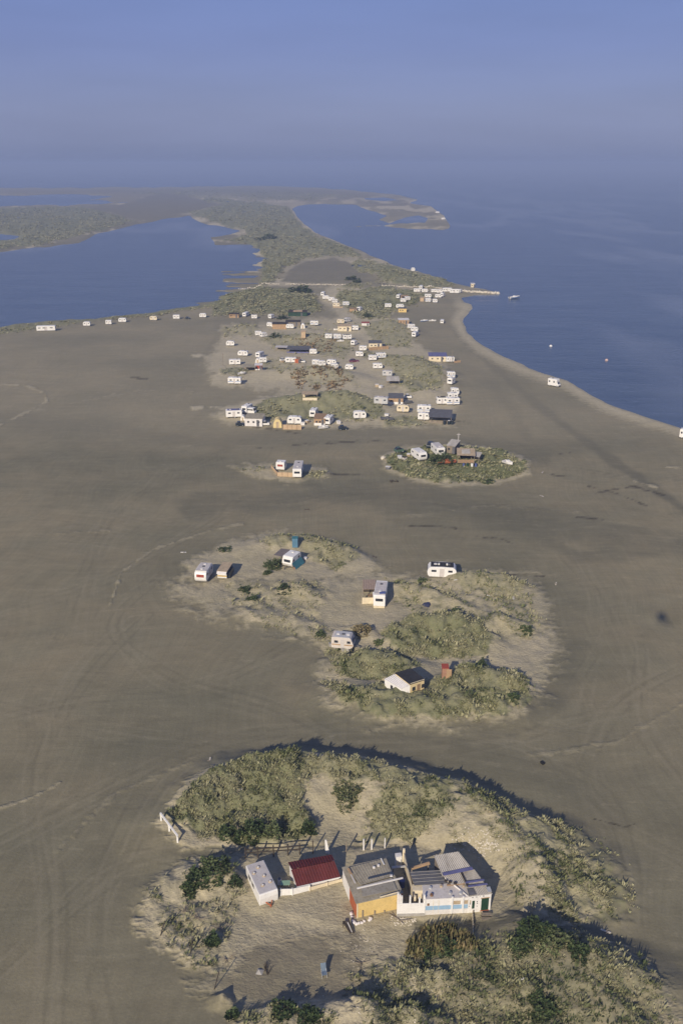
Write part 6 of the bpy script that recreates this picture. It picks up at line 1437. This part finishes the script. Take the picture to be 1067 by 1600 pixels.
# ------------------------------------------------------------------ grass and scrub nobody could count
r = np.random.default_rng(11)
def scatter(n, fld, y0, y1, x0=-60, x1=1130):
    px = r.uniform(x0, x1, n); py = r.uniform(y0, y1, n)
    fi = np.interp(py, rows, np.arange(len(rows))).astype(int); fj = np.interp(px, cols, np.arange(len(cols))).astype(int)
    v_ = fld[fi, fj]; k = r.uniform(0, 1, n) < v_; px, py = px[k], py[k]; lv = lush[fi, fj][k]
    u_ = (px - 533.5) / F_PX; vv = (800 - py) / F_PX; dyy = math.cos(PITCH) + vv * math.sin(PITCH); dzz = -math.sin(PITCH) + vv * math.cos(PITCH); T_ = -CAM_H / dzz
    X = u_ * T_; Y = dyy * T_; return X, Y, hgt(X, Y), py, lv
clump = sstep(.40, .62, fbm(GX / 2.4 + .25 * GY / 2.4, GY / 3.4, 301, 5)) * .95 + .05
clump_far = sstep(.38, .6, fbm(PX / 12, PY / 5, 303, 3)) * .75 + .25
kf = sstep(620, 520, PY); cl = clump * (1 - kf) + clump_far * kf
cl = np.maximum(cl, .85 * sstep(.35, .75, lush))
dens = np.clip(veg * cl * sstep(1, 6, -wat), 0, 1) * (1 - .0 * yard)
X, Y, Zb, py, lv = scatter(150000, dens, 1180, 1750, 180, 1110)
sz = np.clip(.25 * np.exp(r.normal(0, .42, len(X))), .1, .62); tn = np.clip(.30 + 1.9 * (fbm(X / 2.6, Y / 2.6, 401, 4) - .5) + .22 * lv + .18 * sstep(1470, 1520, py) + r.normal(0, .16, len(X)), 0, 1)  # tint darkens towards the bottom: lens falloff and slope shade put into the colour
keep = r.uniform(0, 1, len(X)) < .9
X, Y, Zb, sz, tn = X[keep], Y[keep], Zb[keep], sz[keep], tn[keep]; n_near = len(X)
o = blades_mesh('dune_grass', np.stack([X, Y, Zb], 1), sz, tn, 8, GRASSM, wid=.15, lean=.85); tag(o, 'pale marram grass tufts covering the two nearest dunes', 'grass', kind='stuff')
X, Y, Zb, py, lv = scatter(90000, dens, 820, 1180, 250, 900)
sz = np.clip(.29 * np.exp(r.normal(0, .42, len(X))), .12, .75); tn = np.clip(.26 + 1.8 * (fbm(X / 3, Y / 3, 402, 4) - .5) + .25 * lv + r.normal(0, .16, len(X)), 0, 1)
o = blades_mesh('dune_grass', np.stack([X, Y, Zb], 1), sz, tn, 6, GRASSM, wid=.18, lean=.85); tag(o, 'olive marram tufts on the mounds of the middle dune island', 'grass', kind='stuff'); n_mid = len(X)
X, Y, Zb, py, lv = scatter(80000, dens, 488, 800, -40, 1100)
s0_ = .36 * (15 / ((py - YH) / 75.8)) ** .62; sz = s0_ * r.uniform(.5, 1.3, len(X)); tn = np.clip(.08 + 1.6 * (fbm(X / 6, Y / 6, 403, 4) - .5) + .36 * lv + r.normal(0, .16, len(X)), 0, 1)
o = blades_mesh('dune_scrub', np.stack([X, Y, Zb], 1), sz, tn, 6, GRASSM, wid=.26, lean=.85, zs=.8); tag(o, 'green scrub and grass between the caravans of the settlement', 'scrub', kind='stuff'); n_far = len(X)
X, Y, Zb, py, lv = scatter(130000, dens, 296, 500, -60, 760)
s0_ = .34 * (15 / ((py - YH) / 75.8)) ** .66; sz = s0_ * r.uniform(.5, 1.4, len(X)); tn = np.clip(-.22 + 1.0 * (fbm(X / 25, Y / 25, 404, 3) - .25) + .2 * lv + r.normal(0, .17, len(X)), 0, 1)
o = blades_mesh('peninsula_scrub', np.stack([X, Y, Zb], 1), sz, tn, 4, GRASSM, wid=.30, lean=.9, zs=.6); tag(o, 'low olive scrub covering the far peninsula and lagoon banks', 'scrub', kind='stuff')
# brown dry brush on the central dune
BR = sstep(-4, 6, poly_sd(PX, PY, [(455, 606), (450, 590), (480, 578), (530, 580), (545, 600), (520, 612)], 1.5)) * sstep(.45, .6, fbm(PX / 12, PY / 5, 501)) * .5
BR = np.maximum(BR, .35 * sstep(-4, 4, poly_sd(PX, PY, [(455, 545), (470, 530), (520, 535), (515, 550)], 1.5)))
X, Y, Zb, py, lv = scatter(30000, BR * .22, 520, 620, 420, 570)
BROWNM = leaf_mat('dry_brush', [(0, (.33, .24, .14)), (.5, (.23, .16, .09)), (1, (.13, .11, .06))])
if len(X): o = blades_mesh('dry_brush', np.stack([X, Y, Zb], 1), .9 * r.uniform(.6, 1.3, len(X)), r.uniform(0, 1, len(X)), 6, BROWNM, wid=.25, lean=.8); tag(o, 'reddish brown dry brush on the bare central dune', 'brush', kind='stuff')
print('tufts', n_near, n_mid, n_far)

# small loose things: rubble in the yard, boards and driftwood on the sand
def pebble_field(name, label, cx0, cy0, sx, sy, n, s0, s1, mat):
    m = MB(); o_ = place(cx0, cy0)
    for k in range(n):
        px, py = random.gauss(cx0, sx), random.gauss(cy0, sy); p = place(px, py) - o_; s = random.uniform(s0, s1)
        a = random.random() * 6; pts = [(p.x + math.cos(a + q * 1.257) * s * random.uniform(.7, 1.2), p.y + math.sin(a + q * 1.257) * s * random.uniform(.7, 1.2), p.z - .03) for q in range(5)]
        m.add(pts + [(p.x, p.y, p.z + s * .6)], [(q, (q + 1) % 5, 5) for q in range(5)] + [(4, 3, 2, 1, 0)])
    o = m.build(name, mat); o.location = o_; return tag(o, label, 'rubble', kind='stuff')
pebble_field('rubble', 'pale rubble strewn below the yellow hut and scrap timber', 566, 1482, 14, 24, 90, .04, .10, STONE)
pebble_field('rubble', 'broken stones at the foot of the white yard wall', 632, 1437, 10, 4, 70, .06, .16, STONE)
pebble_field('rubble', 'pale stones scattered on the sandy slope right of the patchwork house', 748, 1316, 18, 12, 160, .05, .15, STONE)
pebble_field('rubble', 'mixed litter of pale bits among the bottom dune grass', 640, 1560, 60, 26, 90, .04, .10, STONE)
LOOSE = [(287, 863, 'white board lying alone on the flat left of the middle dune', WHITE), (847, 738, 'pale plank lying just right of the green island', LAV), (846, 775, 'pale plank lying on the flat below right of the green island', LAV), (480, 796, 'short dark timber lying between the fenced patch and middle dune', WOODD),
         (868, 912, 'pale stick on the flat right of the middle dune', STONE), (585, 870, 'dark timber on sand right of the teal outhouse', WOODD), (713, 906, 'white board beside the dark-roofed caravan', WHITE), (802, 935, 'short white board on the right grassy ridge', WHITE),
         (760, 930, 'white bits of board behind the right grassy ridge', WHITE), (372, 1235, 'pale plank on the left side of the big dune', STONE), (328, 1188, 'pale stick lying on the flat above the big dune left end', STONE), (945, 1455, 'pale stick lying on the flat between both near dunes', STONE)]
for i, (x, y, lb, m_) in enumerate(LOOSE):
    t = thing('loose_board', lb, 'board', place(x, y), i * 1.1); MB().box(-.55, .55, -.10, .10, 0, .06).build('plank', m_, t); MB().box(.1, .2, -.3, .3, .06, .10).build('batten', WOOD, t)
